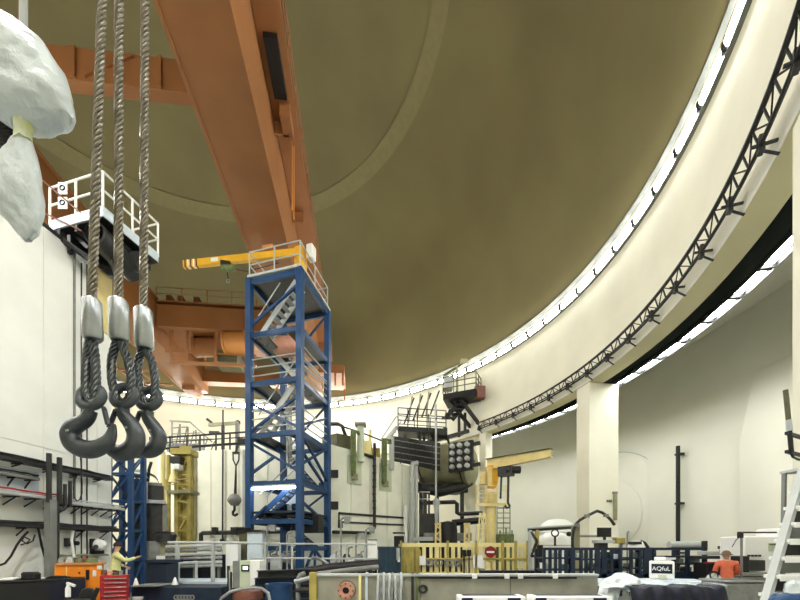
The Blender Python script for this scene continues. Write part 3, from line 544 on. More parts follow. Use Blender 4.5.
# ================================================================== KIT BETWEEN LEFT WALL AND COMPARTMENT
D2 = 14.6; t = thing('lattice_mast', 'narrow dark blue lattice mast behind the worker', 'mast', Wz(119, D2, 0)); a, b = Wz(109, D2, 0), Wz(131, D2, 0); bk2 = V((.1, .55, 0)); zt = CZ+(HY-452)/F*D2
for p in (a, b, a+bk2, b+bk2): part(t, 'leg', MB().box((p.x, p.y, zt/2), (.15, .15, zt)), 'blue')
zz = [.1, 1.2, 2.3, 3.4, 4.4, zt-.06]
for i, z in enumerate(zz):
    for p, q in ((a, b), (b, b+bk2), (a+bk2, b+bk2), (a, a+bk2)):
        part(t, 'crossbar', MB().bar(p+V((0,0,z)), q+V((0,0,z)), .08), 'blue')
        if i < 5: part(t, 'brace', MB().bar(p+V((0,0,z)), q+V((0,0,zz[i+1])), .06), 'blue')
    if i < 5: part(t, 'brace', MB().bar(b+V((0,0,z)), a+V((0,0,zz[i+1])), .06), 'navy')
part(t, 'infill_plate', MB().bar(a+bk2+V((.1,0,3.85)), b+bk2+V((-.1,0,3.85)), .03, .9), 'blue')
D3 = 16.0; t = thing('grey_enclosure', 'dark grey machine enclosure with ledge behind the lattice mast', 'machine', Wz(148, D3, 0))
def face(t, k=1.0): t.rotation_euler.z = math.atan2(-t.location.x, t.location.y)*k
def fb(t, nm, x0, x1, y0, y1, d, dep, m, bev=.01):   # a box whose front face covers a pixel rectangle at depth d
    a, b = W(x0, y1, d), W(x1, y0, d); return part(t, nm, MB().box(((a.x+b.x)/2, d+dep/2, (a.z+b.z)/2), (b.x-a.x, dep, b.z-a.z)), m, bev)
fb(t, 'body', 134, 160, 503, 588.8, D3, .9, 'dark'); fb(t, 'upper_panel', 134, 160, 482, 500, D3, .85, 'grey'); fb(t, 'ledge', 133, 161, 499.5, 503, D3-.15, 1.1, 'lgrey'); fb(t, 'window', 147, 161, 485, 499, D3-.04, .05, 'dark'); fb(t, 'mullion', 144.5, 147, 482, 500, D3-.06, .08, 'lgrey')
fb(t, 'side_post', 160, 164, 503, 562, D3-.05, .2, 'grey'); part(t, 'arch_cover', MB().lathe([(.4, -.3), (.42, -.3), (.42, .3), (.4, .3)], W(153, 484, D3+.4), 16, 'Y', PI, Matrix.Rotation(PI/2, 3, 'X')), 'black')
for y in (471, 477): part(t, 'top_rail', MB().tube([W(133, y, D3+.3), W(152, y+1, D3+.3)], .06, 6), 'lgrey')
part(t, 'top_post', MB().tube([W(152, 482, D3+.3), W(153, 470, D3+.3), W(155, 462, D3+.3)], .06, 6), 'black'); fb(t, 'valve_block', 138, 145, 511, 516, D3-.2, .2, 'black'); fb(t, 'control_panel', 138, 151, 541, 561, D3-.5, .5, 'grey'); fb(t, 'paper_tray', 143, 153, 556, 561, D3-.8, .4, 'paper')
fb(t, 'hooded_unit', 150, 170, 537, 560, D3-.4, .6, 'oliveg'); part(t, 'hood', MB().lathe([(0, .45), (.3, .42), (.42, .3), (.44, 0)], W(160, 542, D3-.2), 14), 'dark')
face(t, .9)
D4 = 19.0; t = thing('yellow_mast', 'olive yellow lattice mast with flanged head beside the white wall', 'mast', Wz(180, D4, 0)); a, b = Wz(177, D4, 0), Wz(189.5, D4, 0); bk3 = V((-.15, .5, 0)); zt = CZ+(HY-452)/F*D4
for p in (a, b, a+bk3, b+bk3): part(t, 'leg', MB().box((p.x, p.y, zt/2), (.18, .18, zt)), 'olive')
for k in range(9):
    z = .4+k*.7; part(t, 'rung', MB().bar(a+V((0,0,z)), b+V((0,0,z)), .1), 'olive')
    if k % 2: part(t, 'brace', MB().bar(a+V((.1,0,z)), b+V((-.1,0,z+.66)), .08), 'olive')
    part(t, 'back_plate', MB().bar(a+bk3+V((0,0,z+.33)), b+bk3+V((0,0,z+.33)), .03, .68), 'olive')
fb(t, 'head', 170, 190, 448, 454, D4-.3, .8, 'olive'); fb(t, 'head_box', 170, 180, 456, 463, D4-.4, .6, 'dark'); fb(t, 'white_lamp', 172.5, 179, 463.5, 469.5, D4-.5, .4, 'paper', .05); fb(t, 'mid_platform', 166, 190, 490, 493, D4-.5, .9, 'oliveg')
part(t, 'guide_pipe', MB().tube([Wz(168.5, D4-.2, 0), W(168.5, 455, D4-.2)], .1, 8), 'olive'); part(t, 'side_pipe', MB().tube([Wz(163, D4+.2, 0), W(163, 452, D4+.2)], .12, 8), 'pyellow')
part(t, 'cone', MB().lathe([(.05, .3), (.2, -.3)], W(173, 476, D4-.4), 14), 'pyellow')
railing(t, [W(166, 490, D4-.5), W(190, 490, D4-.5)], .5, m='olive', step=.6)
# ================================================================== FAR PLATFORMS BY THE RING WALL
FD = 28.0
t = thing('access_gallery', 'dark steel gallery with railings and stair under the ring lights', 'gallery', W(420, 428, FD))
def gp(px, py, d=FD): return W(px, py, d)
dk = [gp(398, 426, 27.0), gp(446, 411, 27.6), gp(446, 411, 29.4), gp(398, 426, 28.6)]; z = dk[0].z
dk = [V((p.x, p.y, z)) for p in dk]
part(t, 'deck', MB().prism(dk, (0,0,-.35)), 'black')
railing(t, [dk[0], dk[1]], 1.25, rails=(1, .66, .33), step=.75, m='black', r=.035); railing(t, [dk[3], dk[2]], 1.25, m='black', step=1.2, r=.03)
part(t, 'stair_post', MB().bar(gp(383, 442, 27), V((*gp(383, 442, 27).xy, hb-.08)), .12), 'lgrey'); part(t, 'stair_stringer', MB().bar(gp(383, 443, 27), dk[0]-V((.1,0,.1)), .12, .2), 'lgrey'); part(t, 'stair_handrail', MB().tube([gp(380, 441, 27), gp(396, 417, 27), gp(399, 415, 27)], .05, 6), 'lgrey'); part(t, 'stair_handrail', MB().tube([gp(388, 443, 27.6), gp(401, 421, 27.6)], .05, 6), 'lgrey')
for k in range(6): part(t, 'tread', MB().box(gp(384, 443, 27).lerp(dk[0], (k+.5)/6)+V((0,.3,.05)), (.25, .8, .05)), 'lgrey')
for px in (402, 416, 430, 444): part(t, 'strut', MB().bar(gp(px, 428, 27.8), gp(px+5, 443, 28.6), .14), 'dark')
part(t, 'light_pole', MB().tube([V((*W(435.5, 0, 27.4).xy, z-.05)), W(435.5, 404, 27.4)], .07, 8), 'lgrey'); part(t, 'davit', MB().bar(V((2.32, 25.32, W(0, 419, 25.4).z)), V((2.5, 27.7, z-.2)), .09), 'dark'); part(t, 'hanging_cable', MB().tube([W(428.5, 414, 27.2), W(429, 425, 27.2), W(428, 440, 27.2)], .04, 6), 'dark')
for k in range(7): part(t, 'stored_pole', MB().tube([gp(404+k*4.4, 424-k*1.6, 28.1), gp(411+k*4.2+(-3 if k % 2 else 3), 398-k*1.2, 28.5)], .06, 6), 'oliveg' if k % 2 else 'dark')
part(t, 'support_beam', MB().bar(gp(400, 450, 28.5), gp(469, 431, 28.5), .2, .24), 'dark'); part(t, 'support_beam', MB().bar(gp(428, 443, 28.75), gp(463, 434, 28.75), .25, .2), 'lgrey')
for px, y0, y1 in ((446, 440, 428), (459, 437, 408), (465, 433, 413), (424, 446, 428)): part(t, 'hanger', MB().bar(gp(px, y0, 28.55), gp(px, y1, 28.55), .18), 'black')
t = thing('upper_platform', 'small dark railed platform on diagonal struts against the ring lights', 'platform', W(460, 396, 28.4))
ud = [W(443, 391, 27.6), W(476, 391, 26.6), W(481, 391, 27.85), W(448, 391, 29.4)]; z = CZ+(HY-393)/F*27.4; ud = [V((p.x, p.y, z)) for p in ud]
part(t, 'deck', MB().prism(ud, (0,0,-.4)), 'black'); railing(t, [ud[3], ud[0], ud[1], ud[2]], 1.15, rails=(1, .66, .33), step=.8, m='olivedark', r=.035)
part(t, 'strut', MB().bar(W(446, 396, 27.8), W(471, 428, 28.75), .2), 'dark'); part(t, 'strut', MB().bar(W(455, 392, 27.4), W(479, 424, 28.1), .2), 'dark')
part(t, 'stair_stringer', MB().bar(W(446, 418, 28), W(462, 398, 28), .1, .3), 'black'); part(t, 'stair_stringer', MB().bar(W(452, 420, 28.2), W(468, 401, 28.2), .1, .3), 'black')
for k in range(6): part(t, 'tread', MB().box(W(448, 418, 28.1).lerp(W(465, 399, 28.1), k/5), (.9, .5, .06)), 'dark')
part(t, 'jib_arm', MB().bar(W(443, 376, 28), W(466, 362, 28), .14), 'olivedark'); part(t, 'jib_head', MB().box(W(464, 362, 28), (.5, .4, .3)), 'oliveg'); part(t, 'jib_post', MB().bar(W(457, 392, 28), W(457, 366, 28), .16), 'oliveg')
part(t, 'end_box', MB().box(W(479.5, 393, 27.2), (.7, .5, .8)), 'brown'); part(t, 'equipment_case', MB().box(W(448, 384, 28.2), (.6, .6, .9)), 'lgrey')
# ---------------- grey vessel and tube bundle by the far pillar
t = thing('round_duct', 'huge rounded grey duct below the dark gallery', 'duct', W(445, 460, 27.5))
ax = (W(478, 462, 26.2)-W(414, 462, 28.6)).normalized(); RD = Matrix((ax.cross(V((0,0,1))).normalized(), V((0,0,1)), ax)).transposed(); RD = Matrix((V((0,0,1)), ax.cross(V((0,0,1))).normalized(), ax)).transposed()
cdu = W(446, 465, 27.6)
part(t, 'shell', MB().lathe([(0, -2.2), (.85, -2.15), (1.25, -1.9), (1.4, -1.6), (1.4, 1.8), (1.1, 2.0), (0, 2.0)], cdu, 28, R=RD), 'oliveg')
for k in (-1.5, 1.5): part(t, 'band', MB().torus(cdu+ax*k, 1.4, .07, RD, 32, 6), 'dark')
part(t, 'saddle', MB().box(cdu+V((-.4,.2,-1.7)), (3.6, 1.6, .4), .4), 'black'); part(t, 'lower_pipe', MB().tube([cdu+V((-2.4,-.4,-1.5)), cdu+V((-.5,-.9,-2.0)), cdu+V((.9,-.9,-1.65)), cdu+V((1.5,-.75,-1.25))], .36, 12), 'dark')
for px in (421, 437, 462): part(t, 'leg', MB().bar(Wz(px, 27.4, 0), W(px, 478, 27.4), .25), 'dark')
t = thing('tube_bundle', 'dark rack of round white tube ends in rows below the gallery', 'rack', W(461, 470, 25.6))
bcn = W(461, 456.5, 25.0); bax = V((ax.x, ax.y, 0)).normalized(); bno = V((bax.y, -bax.x, 0)); brz = math.atan2(bax.y, bax.x)
part(t, 'frame', MB().box(bcn, (1.6, .26, 1.85), brz), 'black')
for dz_ in (.65, -.65): part(t, 'arm', MB().bar(bcn+bax*.7+V((0,0,dz_)), bcn+bax*1.25+V((0,0,dz_+.05)), .2), 'black')
for du in (-.55, .55): part(t, 'mount', MB().bar(bcn+bax*du-V((0,0,.2)), bcn+bax*du-bno*.85-V((0,0,.2)), .14), 'dark')
te = MB().lathe([(0, .24), (.12, .24), (.15, .18), (.15, -.1), (0, -.1)], (0,0,0), 12, R=Matrix.Rotation(PI/2, 3, 'X')).mesh('tube_end', M['lgrey'])
for r_ in range(4):
    for c_ in range(3): inst(t, 'tube_end', te, bcn+bax*(-.5+c_*.5)+bno*.18+V((0,0,.66-r_*.44)), (0, 0, brz))
t = thing('pipe_manifold', 'dark pipes and valves behind the yellow barrier', 'pipes', W(445, 520, 26))
part(t, 'pipe', MB().tube([W(419, 503, 26.5), W(455, 502, 26.5), W(457, 504, 26.5), W(457, 513, 26.5), W(459, 514, 26.5), W(482, 513, 26.5)], .14, 8), 'dark'); part(t, 'pipe', MB().tube([W(452, 523, 26), W(484, 520, 26)], .22, 8), 'black'); part(t, 'pipe', MB().tube([W(420, 517, 26.2), W(430, 516, 26.2), W(432, 545, 26.2)], .12, 8), 'grey')
for px, y0, y1, w_ in ((422, 491.5, 502, .2), (425, 491.5, 545, .25), (420.5, 491.5, 540, .2), (429, 491.5, 545, .12)): part(t, 'riser', MB().bar(W(px, y0, 26.4), W(px, y1, 26.4), w_), 'dark' if px != 422 else 'grey')
part(t, 'valve_body', MB().lathe([(0, .9), (.5, .8), (.6, .3), (.6, -2.46), (0, -2.48)], W(448, 535, 25), 14), 'black'); part(t, 'tank', MB().box(Wz(427, 26.2, 1.95), (1.0, 1, 3.9)), 'dark'); part(t, 'cover', MB().box(W(447, 537, 25.2), (3.0, .8, .5)), 'grey'); part(t, 'white_flange', MB().box(W(423, 539, 24.5), (1.2, .5, .25)), 'lgrey')
for y in (480, 487): part(t, 'rail', MB().bar(W(419.5, y+12, 26.3), W(430, y+12, 26.3), .07), 'lgrey')
solo('plumb_line', 'thin pale hanging rod with white knot in front of the grey duct', 'rod', MB().tube([W(436, 419, 25.4), W(436, 498, 25.4)], .06, 6).lathe([(0, .35), (.2, .2), (.24, 0), (.15, -.3), (.08, -1.6), (0, -1.7)], W(436.5, 503, 25.4), 10), 'lgrey', W(436, 500, 25.4))
for px in (438, 467, 492):
    t = thing('yellow_stand', 'pale yellow lattice stand rising behind the yellow barrier', 'stand', Wz(px, 22.5, 0), 'lattice stands behind the yellow barrier')
    for s in (-1, 1): part(t, 'leg', MB().bar(Wz(px+s*3, 22.5, 0), W(px+s*2, 524, 22.5), .1), 'yellow')
    for k in range(4): part(t, 'brace', MB().bar(W(px-3+(k % 2)*6, 548-k*6, 22.5), W(px+3-(k % 2)*6, 542-k*6, 22.5), .07), 'yellow')
    part(t, 'cap', MB().box(W(px, 524, 22.5), (.35, .2, .12)), 'yellow')
t = thing('stepladder', 'cream folding stepladder beside the yellow crane column', 'ladder', Wz(482, 20.4, 0))
for s in (-1, 1):
    part(t, 'stile', MB().bar(Wz(478.5+s*1.6-2, 20.0, 0), W(482+s*2, 513, 20.6), .06), 'pyellow'); part(t, 'stile', MB().bar(Wz(487+s*1.6+1.5, 21.1, 0), W(483+s*2, 513, 20.6), .06), 'pyellow')
for k in range(6): part(t, 'rung', MB().bar(W(478-k*-.7, 545-k*5.5, 20.25), W(484-k*-.3, 545-k*5.5, 20.25), .05), 'pyellow')
# ---------------- yellow slewing crane
YD = 22.0; b = Wz(490.5, YD, 0); t = thing('slewing_crane', 'yellow slewing jib crane with railed platform by the slim pillar', 'crane', b)
zp = CZ+(HY-503)/F*YD
part(t, 'column', MB().tube([b, b+V((0,0,zp))], .3, 14), 'yellow'); part(t, 'platform', MB().prism([W(476, 503, YD-.4), W(508, 503, YD-.4), W(507, 503, YD+1.4), W(477, 503, YD+1.4)], (0,0,-.18)), 'yellow')
railing(t, [V((*W(476.5, 503, YD-.38).xy, zp)), V((*W(507.5, 503, YD-.38).xy, zp)), V((*W(507, 503, YD+1.35).xy, zp)), V((*W(477, 503, YD+1.35).xy, zp)), V((*W(476.5, 503, YD-.38).xy, zp))], .9, m='pyellow', step=.55, r=.03)
part(t, 'bearing', MB().lathe([(.35, 0), (.38, .1), (.38, .45), (.25, .6), (0, .6)], b+V((0,0,zp)), 16), 'yellow')
hz = CZ+(HY-487)/F*YD
part(t, 'head_front', MB().prism([W(488, 465, YD-.35), W(502, 464, YD-.35), W(497, 487, YD-.35), W(489, 487, YD-.35)], (0, .7, 0)), 'byellow', .02); part(t, 'head_plate', MB().prism([W(487, 467, YD-.4), W(492, 467, YD-.4), W(492, 486, YD-.4), W(488, 486, YD-.4)], (0, .05, 0)), 'yellow')
p0, p1 = W(487, 464.5, YD), W(551, 453.5, 19.0); part(t, 'boom', MB().prism([p0+V((0,0,.28)), p1+V((0,0,.22)), p1-V((0,0,.14)), p0-V((0,0,.28))], (.06, .14, 0)), 'yellow'); part(t, 'boom_flange', MB().bar(p0+V((.03,.07,.3)), p1+V((.03,.07,.24)), .3, .05), 'olivedark'); part(t, 'boom_flange', MB().bar(p0+V((.03,.07,-.29)), p1+V((.03,.07,-.15)), .3, .04), 'yellow')
q = p0.lerp(p1, .33); part(t, 'hoist_trolley', MB().box(q+V((0,0,-.55)), (.75, .5, .5), -.6), 'dark'); part(t, 'hoist_motor', MB().lathe([(0, -.4), (.2, -.38), (.2, .38), (0, .4)], q+V((.3,-.2,-.5)), 12, 'X'), 'dark'); part(t, 'chain', MB().tube([q+V((-.25,0,-.8)), q+V((-.3,0,-2.0))], .05, 6), 'dark'); part(t, 'load_hook', MB().tube([q+V((.12,0,-.8)), q+V((.1,0,-2.2)), q+V((.2,0,-2.4)), q+V((.05,0,-2.5)), q+V((-.08,0,-2.35))], .06, 6), 'dark')
part(t, 'slew_motor', MB().lathe([(0, .35), (.22, .3), (.22, -.3), (0, -.35)], W(483.5, 479, YD), 12), 'yellow')
t = thing('caged_ladder', 'grey green caged ladder below the yellow crane platform', 'ladder', Wz(503, YD-.2, 0))
for px in (497, 503.5, 510): part(t, 'stile', MB().bar(Wz(px, YD-.3, 0), W(px, 506, YD-.3), .05), 'oliveg')
for k in range(9): part(t, 'rung', MB().bar(W(497, 508+k*5, YD-.3), W(510, 508+k*5, YD-.3), .05), 'oliveg' if k % 3 else 'dark')
t = thing('green_cart', 'low green framed cart behind the yellow barrier', 'cart', Wz(507, 20.5, 0)); fb(t, 'body', 499, 514, 534, 580, 20.6, .7, 'green')
for px in (500, 506, 512): part(t, 'post', MB().bar(W(px, 556, 20.57), W(px, 528+abs(px-506)*.4, 20.57), .06), 'green')
part(t, 'wheel', MB().torus(Wz(503, 20.5, .2), .15, .05, Matrix.Rotation(PI/2, 3, 'X'), 14, 6), 'black')
# ================================================================== YELLOW BARRIER
YB = 19.0; t = thing('yellow_barrier', 'pale yellow steel barrier of upright pickets with red sign', 'barrier', Wz(465, YB, 0))
def pp(px, py, d=YB): return W(px, py, d)
part(t, 'top_rail', MB().bar(pp(401, 545), pp(527, 545), .12, .2), 'pyellow'); part(t, 'bottom_rail', MB().bar(pp(420, 573.5), pp(527, 573.5), .12, .14), 'pyellow'); part(t, 'mid_rail', MB().tube([pp(421, 559, YB-.1), pp(527, 559, YB-.1)], .05, 6), 'olive')
for px, w_ in ((402.5, 8), (411, 9), (417, 5), (424, 6), (431, 5), (437, 6), (446, 5), (453, 6), (459, 4), (465, 8), (473, 5), (480, 6), (488, 7), (494, 4), (501, 7), (508, 5), (514, 6), (520, 4), (525, 5)):
    part(t, 'picket', MB().bar(pp(px, 577), pp(px, 544), w_*YB/F*(.62 if px > 420 else 1), .06, (0, 1, 0)), 'pyellow' if px > 420 else 'olive')
for px in (401, 447.5, 475.5, 502, 515, 527): part(t, 'post', MB().box((pp(px, 0).x, YB-.12, 1.0), (.11, .11, 2.0)), 'olive')
part(t, 'backing', MB().bar(pp(402, 562, YB+.1), pp(421, 562, YB+.1), .03, 1.2), 'olive')
s_ = thing('no_entry_sign', 'round dark red no entry sign with white bar on the barrier', 'sign', pp(491, 552, YB-.22))
part(s_, 'disc', MB().lathe([(0, .02), (.27, .02), (.27, -.02), (0, -.02)], pp(490.5, 552, YB-.2), 24, 'Y'), 'dred'); part(s_, 'bracket', MB().bar(pp(490.5, 546.5, YB-.2), pp(490.5, 546.5, YB-.04), .06), 'grey'); part(s_, 'white_bar', MB().box(pp(490.5, 552, YB-.235), (.36, .02, .09)), 'paper')
for px, y0, y1, w_ in ((478, 555, 568, 10), (422.5, 556, 565, 6)): solo('notice', 'white paper notice fixed on the yellow barrier '+('beside the red sign' if px > 450 else 'beside the coiled hoses'), 'notice', MB().box(pp(px, (y0+y1)/2, YB-.16), (w_*YB/F, .03, (y1-y0)*YB/F)), 'paper', pp(px, y1, YB-.2))
for k, px in enumerate((430, 439, 448.2, 457.4)):
    solo('hose_coil', 'coiled grey hose hung on the yellow barrier', 'hose', MB().torus(pp(px, 562.6, YB-.16), .14, .03, Matrix.Rotation(PI/2, 3, 'X'), 20, 6).torus(pp(px, 562.8, YB-.2), .17, .025, Matrix.Rotation(PI/2, 3, 'X'), 20, 6).torus(pp(px+.4, 562.8, YB-.24), .12, .02, Matrix.Rotation(PI/2, 3, 'X'), 20, 6), 'hose', pp(px, 562.6, YB-.16), 'hose coils on the yellow barrier')
for px in (480, 475): solo('barrier_lamp', 'small dark lamp on the yellow barrier', 'lamp', MB().box(pp(px-11, 553, YB-.17), (.18, .18, .3)).bar(pp(px-11, 574, YB-.17), pp(px-11, 551, YB-.17), .06), 'black', pp(px-11, 560, YB-.2), 'small dark lamps on the barrier')
for k, (x0, x1) in enumerate(((480, 501), (503, 515), (516, 528), (529, 541))): solo('black_crate', 'low black crate along the foot of the yellow barrier', 'crate', MB().box(Wz((x0+x1)/2, YB-1.5, .33), ((x1-x0)*(YB-1.5)/F, .5, .66)), 'black', Wz((x0+x1)/2, YB-1.5, 0), 'black crates by the barrier', .02)
t = thing('blue_tank', 'dark blue ribbed tank beside the yellow barrier', 'tank', Wz(390, 18.3, 0)); fb(t, 'body', 378, 400, 548, 584.5, 18.0, .7, 'teal', .04)
for k in range(5): fb(t, 'rib', 379+k*5, 381+k*5, 547, 584.2, 17.94, .1, 'teal', .01)
fb(t, 'lid', 377, 401, 546.5, 549, 17.95, .8, 'teal', .03); part(t, 'valve', MB().tube([W(398, 548, 17.85), W(398, 560, 17.85)], .08, 8), 'lgrey'); fb(t, 'white_handle', 397.5, 400, 557, 562, 17.8, .1, 'paper')
fb(thing('valve_stack', 'dark valve stack rising behind the blue tank', 'valve', Wz(398, 21, 0)), 'body', 394, 404, 536, 579.2, 21, .6, 'black')
t = bpy.data.objects['valve_stack']
for k in range(3): part(t, 'handwheel', MB().torus(W(396+k*3, 533, 20.9), .14, .04, None, 14, 6), 'dark')
# ================================================================== RAILED WALKWAY LEFT OF CENTRE
WD = 13.0; t = thing('grey_walkway', 'grey steel walkway with railings in front of the stair tower', 'walkway', Wz(240, WD, 0))
zt = W(0, 543.5, WD).z; zk = .55
part(t, 'deck', MB().prism([Wz(168, WD, zk), Wz(250, WD, zk), Wz(250, WD+1.4, zk), Wz(168, WD+1.4, zk)], (0,0,-.12)), 'bluew')
part(t, 'skirt', MB().box((Wz(209, WD, 0).x, WD+.7, zk/2-.06), (2.6, 1.3, zk-.12)), 'navy')
for px in (177.5, 213): part(t, 'post', MB().box((Wz(px, WD+.02, 0).x, WD+.02, (zk+zt)/2), (.1, .1, zt-zk)), 'lgrey')
part(t, 'post', MB().box((Wz(196.5, WD+1.3, 0).x, WD+1.3, (zk+1.15)/2), (.07, .07, .6)), 'lgrey')
part(t, 'rail', MB().tube([W(168, 542.5, WD), W(250, 543, WD)], .045, 8), 'lgrey')
t = thing('pipe_rack', 'rack of stacked pale grey pipes behind the walkway railing', 'rack', Wz(196, 14.8, 0))
for k, y in enumerate((546, 550, 554, 558, 562.5, 566)): part(t, 'pipe', MB().tube([W(166, y+1, 14.8), W(196, y, 14.7), W(222, y-.6, 14.8)], .06, 8), 'lgrey' if k % 2 == 0 else 'steel')
for px in (170, 195, 219): part(t, 'upright', MB().bar(Wz(px, 15.0, 0), W(px, 544, 15.0), .1), 'grey')
part(t, 'dark_back', MB().box((Wz(196, 15.4, 0).x, 15.4, .7), (2.1, .5, 1.4)), 'navy')
t = thing('tower_railing', 'long grey railing across the foot of the blue stair tower', 'railing', Wz(310, 14.2, 0))
for y in (543.5, 558): part(t, 'rail', MB().tube([W(250, y, 14.2), W(376, y+.8, 14.2)], .035, 6), 'lgrey')
for px in (265, 280, 292, 338.5, 347, 365): part(t, 'post', MB().tube([Wz(px, 14.2, 0), W(px, 544, 14.2)], .04, 6), 'lgrey')
for k, (x0, x1, y0, y1, m_, lab) in enumerate(((225.5, 238, 543, 566, 'paper', 'white upright panel beside the grey control cabinet'), (247, 262, 533, 560, 'bluew', 'bluish white cabinet behind the tower railing'), (270, 280, 556, 570, 'lgrey', 'small pale grey pump box behind the tower railing'), (345, 354, 558, 568, 'paper', 'white bucket-shaped box behind the tower railing'), (368, 377, 540, 562, 'paper', 'tall white box beside the blue tank'))):
    t = thing('equipment_cabinet', lab, 'cabinet', Wz((x0+x1)/2, 14.9+k*.06, 0)); d_ = 14.9+k*.06
    fb(t, 'body', x0, x1, y0, y1, d_, .3, m_, .02); a = W(x0, y1, d_); b = W(x1, y1, d_); fb(t, 'trim', x0, x1, y0-.8, y0+.4, d_-.03, .36, 'grey', .005)
    for s in (0, 1): part(t, 'leg', MB().bar((a.x+.05+s*(b.x-a.x-.1), d_+.15, 0), (a.x+.05+s*(b.x-a.x-.1), d_+.15, a.z), .08), 'dark')
t = thing('olive_post', 'olive brown square post behind the white panel', 'post', Wz(242, 15.6, 0)); fb(t, 'shaft', 239, 246.5, 531, 589.9, 15.6, .3, 'olivedark'); fb(t, 'cap', 236, 249, 528, 532, 15.5, .5, 'dark')
for k in range(3): part(t, 'valve', MB().torus(W(238+k*5, 528, 15.5), .12, .04, None, 12, 6), 'dark')
t = thing('control_cabinet', 'grey control cabinet with small lit screen and pale door', 'cabinet', Wz(246, 11, 0))
fb(t, 'side', 232.5, 239.5, 561, 588, 11, .5, 'grey', .01); fb(t, 'front', 239.5, 250, 560.5, 588, 10.95, .55, 'pgreen', .01); fb(t, 'door', 250, 259.5, 560.5, 588, 10.95, .55, 'paper', .01); fb(t, 'screen_frame', 241, 249, 565, 571.5, 10.92, .04, 'black'); fb(t, 'screen', 242.6, 247.6, 566.3, 569.8, 10.9, .03, 'screen'); fb(t, 'plinth', 232, 260, 588, 607.4, 11, .6, 'navy')
for k in range(4): fb(t, 'conduit', 227.2+k*1.6, 228.2+k*1.6, 568+k*2, 590, 11.6, .06, 'lgrey' if k % 2 else 'dark', .004)
t = thing('machine_block', 'low dark navy machine block beside the red tool chest', 'machine', Wz(176, 11.4, 0))
fb(t, 'body', 131, 222, 587, 607, 11.4, 1.0, 'navy', .03); fb(t, 'raised_block', 146, 166, 563, 587, 12.0, .7, 'navy', .03); fb(t, 'ledge', 145, 167, 560, 563, 11.9, .9, 'navy'); fb(t, 'flap', 131, 158, 585.5, 587, 11.2, .9, 'grey'); fb(t, 'paper_roll', 132, 141, 597, 600, 11.3, .1, 'paper'); part(t, 'white_cone', MB().lathe([(.02, .14), (.08, -.08)], W(136, 583, 11.4), 12), 'paper'); part(t, 'white_cone', MB().lathe([(.02, .14), (.09, -.08)], W(175, 582, 11.6), 12), 'paper')
for k in range(6): part(t, 'chain_link', MB().torus(W(176+k*3.2, 597.5, 11.35), .06, .02, Matrix.Rotation(PI/2, 3, 'X'), 10, 5), 'grey')
for k in range(5):
    y = 573+k*4.5; p0, p1 = W(258-k*3, y+6-k, 10.6+k*.05), W(312, y-2-k*1.0, 11.6-k*.1); p0.z = p1.z = 1.03-k*.206
    solo('steel_beam', 'long dark steel beam stacked below the stair tower', 'beam', MB().bar(p0, p1, .22, .03).bar(p0-V((0,0,.1)), p1-V((0,0,.1)), .04, .17).bar(p0-V((0,0,.19)), p1-V((0,0,.19)), .22, .03), 'navy' if k % 2 else 'dark', p0.lerp(p1, .5), 'stacked dark beams')
for pts, r_, m_, lab in ((((296, 574, 12.4), (330, 568, 12.6), (378, 564, 13.0)), .16, 'black', 'long black tube lying behind the grey trough'), (((318, 574, 11.6), (350, 570, 11.8), (378, 567, 12.2)), .08, 'grey', 'thinner grey tube lying in front of the black tube')):
    P_ = [W(*p) for p in pts]; t = thing('black_tube' if m_ == 'black' else 'grey_tube', lab, 'tube', V((*P_[1].xy, 0))); part(t, 'tube', MB().tube(P_, r_, 10), m_)
    for f in (.15, .85): q = P_[0].lerp(P_[1], f/.5) if f < .5 else P_[1].lerp(P_[2], (f-.5)/.5); part(t, 'cradle', MB().bar((q.x, q.y, 0), (q.x, q.y, q.z-r_*.7), .14), 'dark')
solo('silver_hose', 'curved silver hose beside the black tubes', 'hose', MB().tube([W(313, 558.3, 14.18), W(317, 558, 13.2), W(322, 560, 12.6), W(328, 564.5, 12.6), W(333, 567.6, 12.62)], .06, 8), 'steel', W(322, 560, 12.6))
t = thing('brown_motor', 'rusty brown motor housing with silver hoop', 'motor', Wz(248, 8.2, .0)); part(t, 'body', MB().lathe([(0, .38), (.26, .36), (.3, .28), (.3, -.16), (0, -.21)], W(248, 608, 8.2), 20), 'brown'); part(t, 'stand', MB().box(Wz(248, 8.2, .1), (.5, .5, .2)), 'dark')
part(t, 'hoop', MB().tube([W(218, 606, 8.0), W(222, 598, 8.0), W(230, 592, 8.0), W(240, 589, 8.0), W(252, 587.5, 8.0), W(262, 588.5, 8.0), W(268, 593, 8.0), W(270, 602, 8.0)], .035, 8), 'ferrule'); part(t, 'rib', MB().torus(W(248, 599, 8.2), .3, .025, None, 24, 6), 'dark')
solo('blue_drum', 'blue open drum beside the brown motor', 'drum', MB().lathe([(.0, .02), (.26, .0), (.28, .6), (.27, .86), (.29, .88), (.29, .82)], Wz(279, 8.6, 0), 20), 'blue', Wz(279, 8.6, 0))
t = thing('tubular_stand', 'grey tubular stand wrapped in hose beside the trough end', 'stand', Wz(300, 8.6, 0)); part(t, 'post', MB().tube([Wz(298, 8.6, 0), W(298, 580, 8.6), W(300, 575, 8.6), W(305, 573, 8.6)], .05, 8), 'hose'); part(t, 'arm', MB().tube([W(295, 581.5, 8.6), W(314, 577, 8.5)], .05, 8), 'lgrey'); part(t, 'arm', MB().tube([W(297, 590, 8.6), W(314, 590, 8.5)], .06, 8), 'dark')
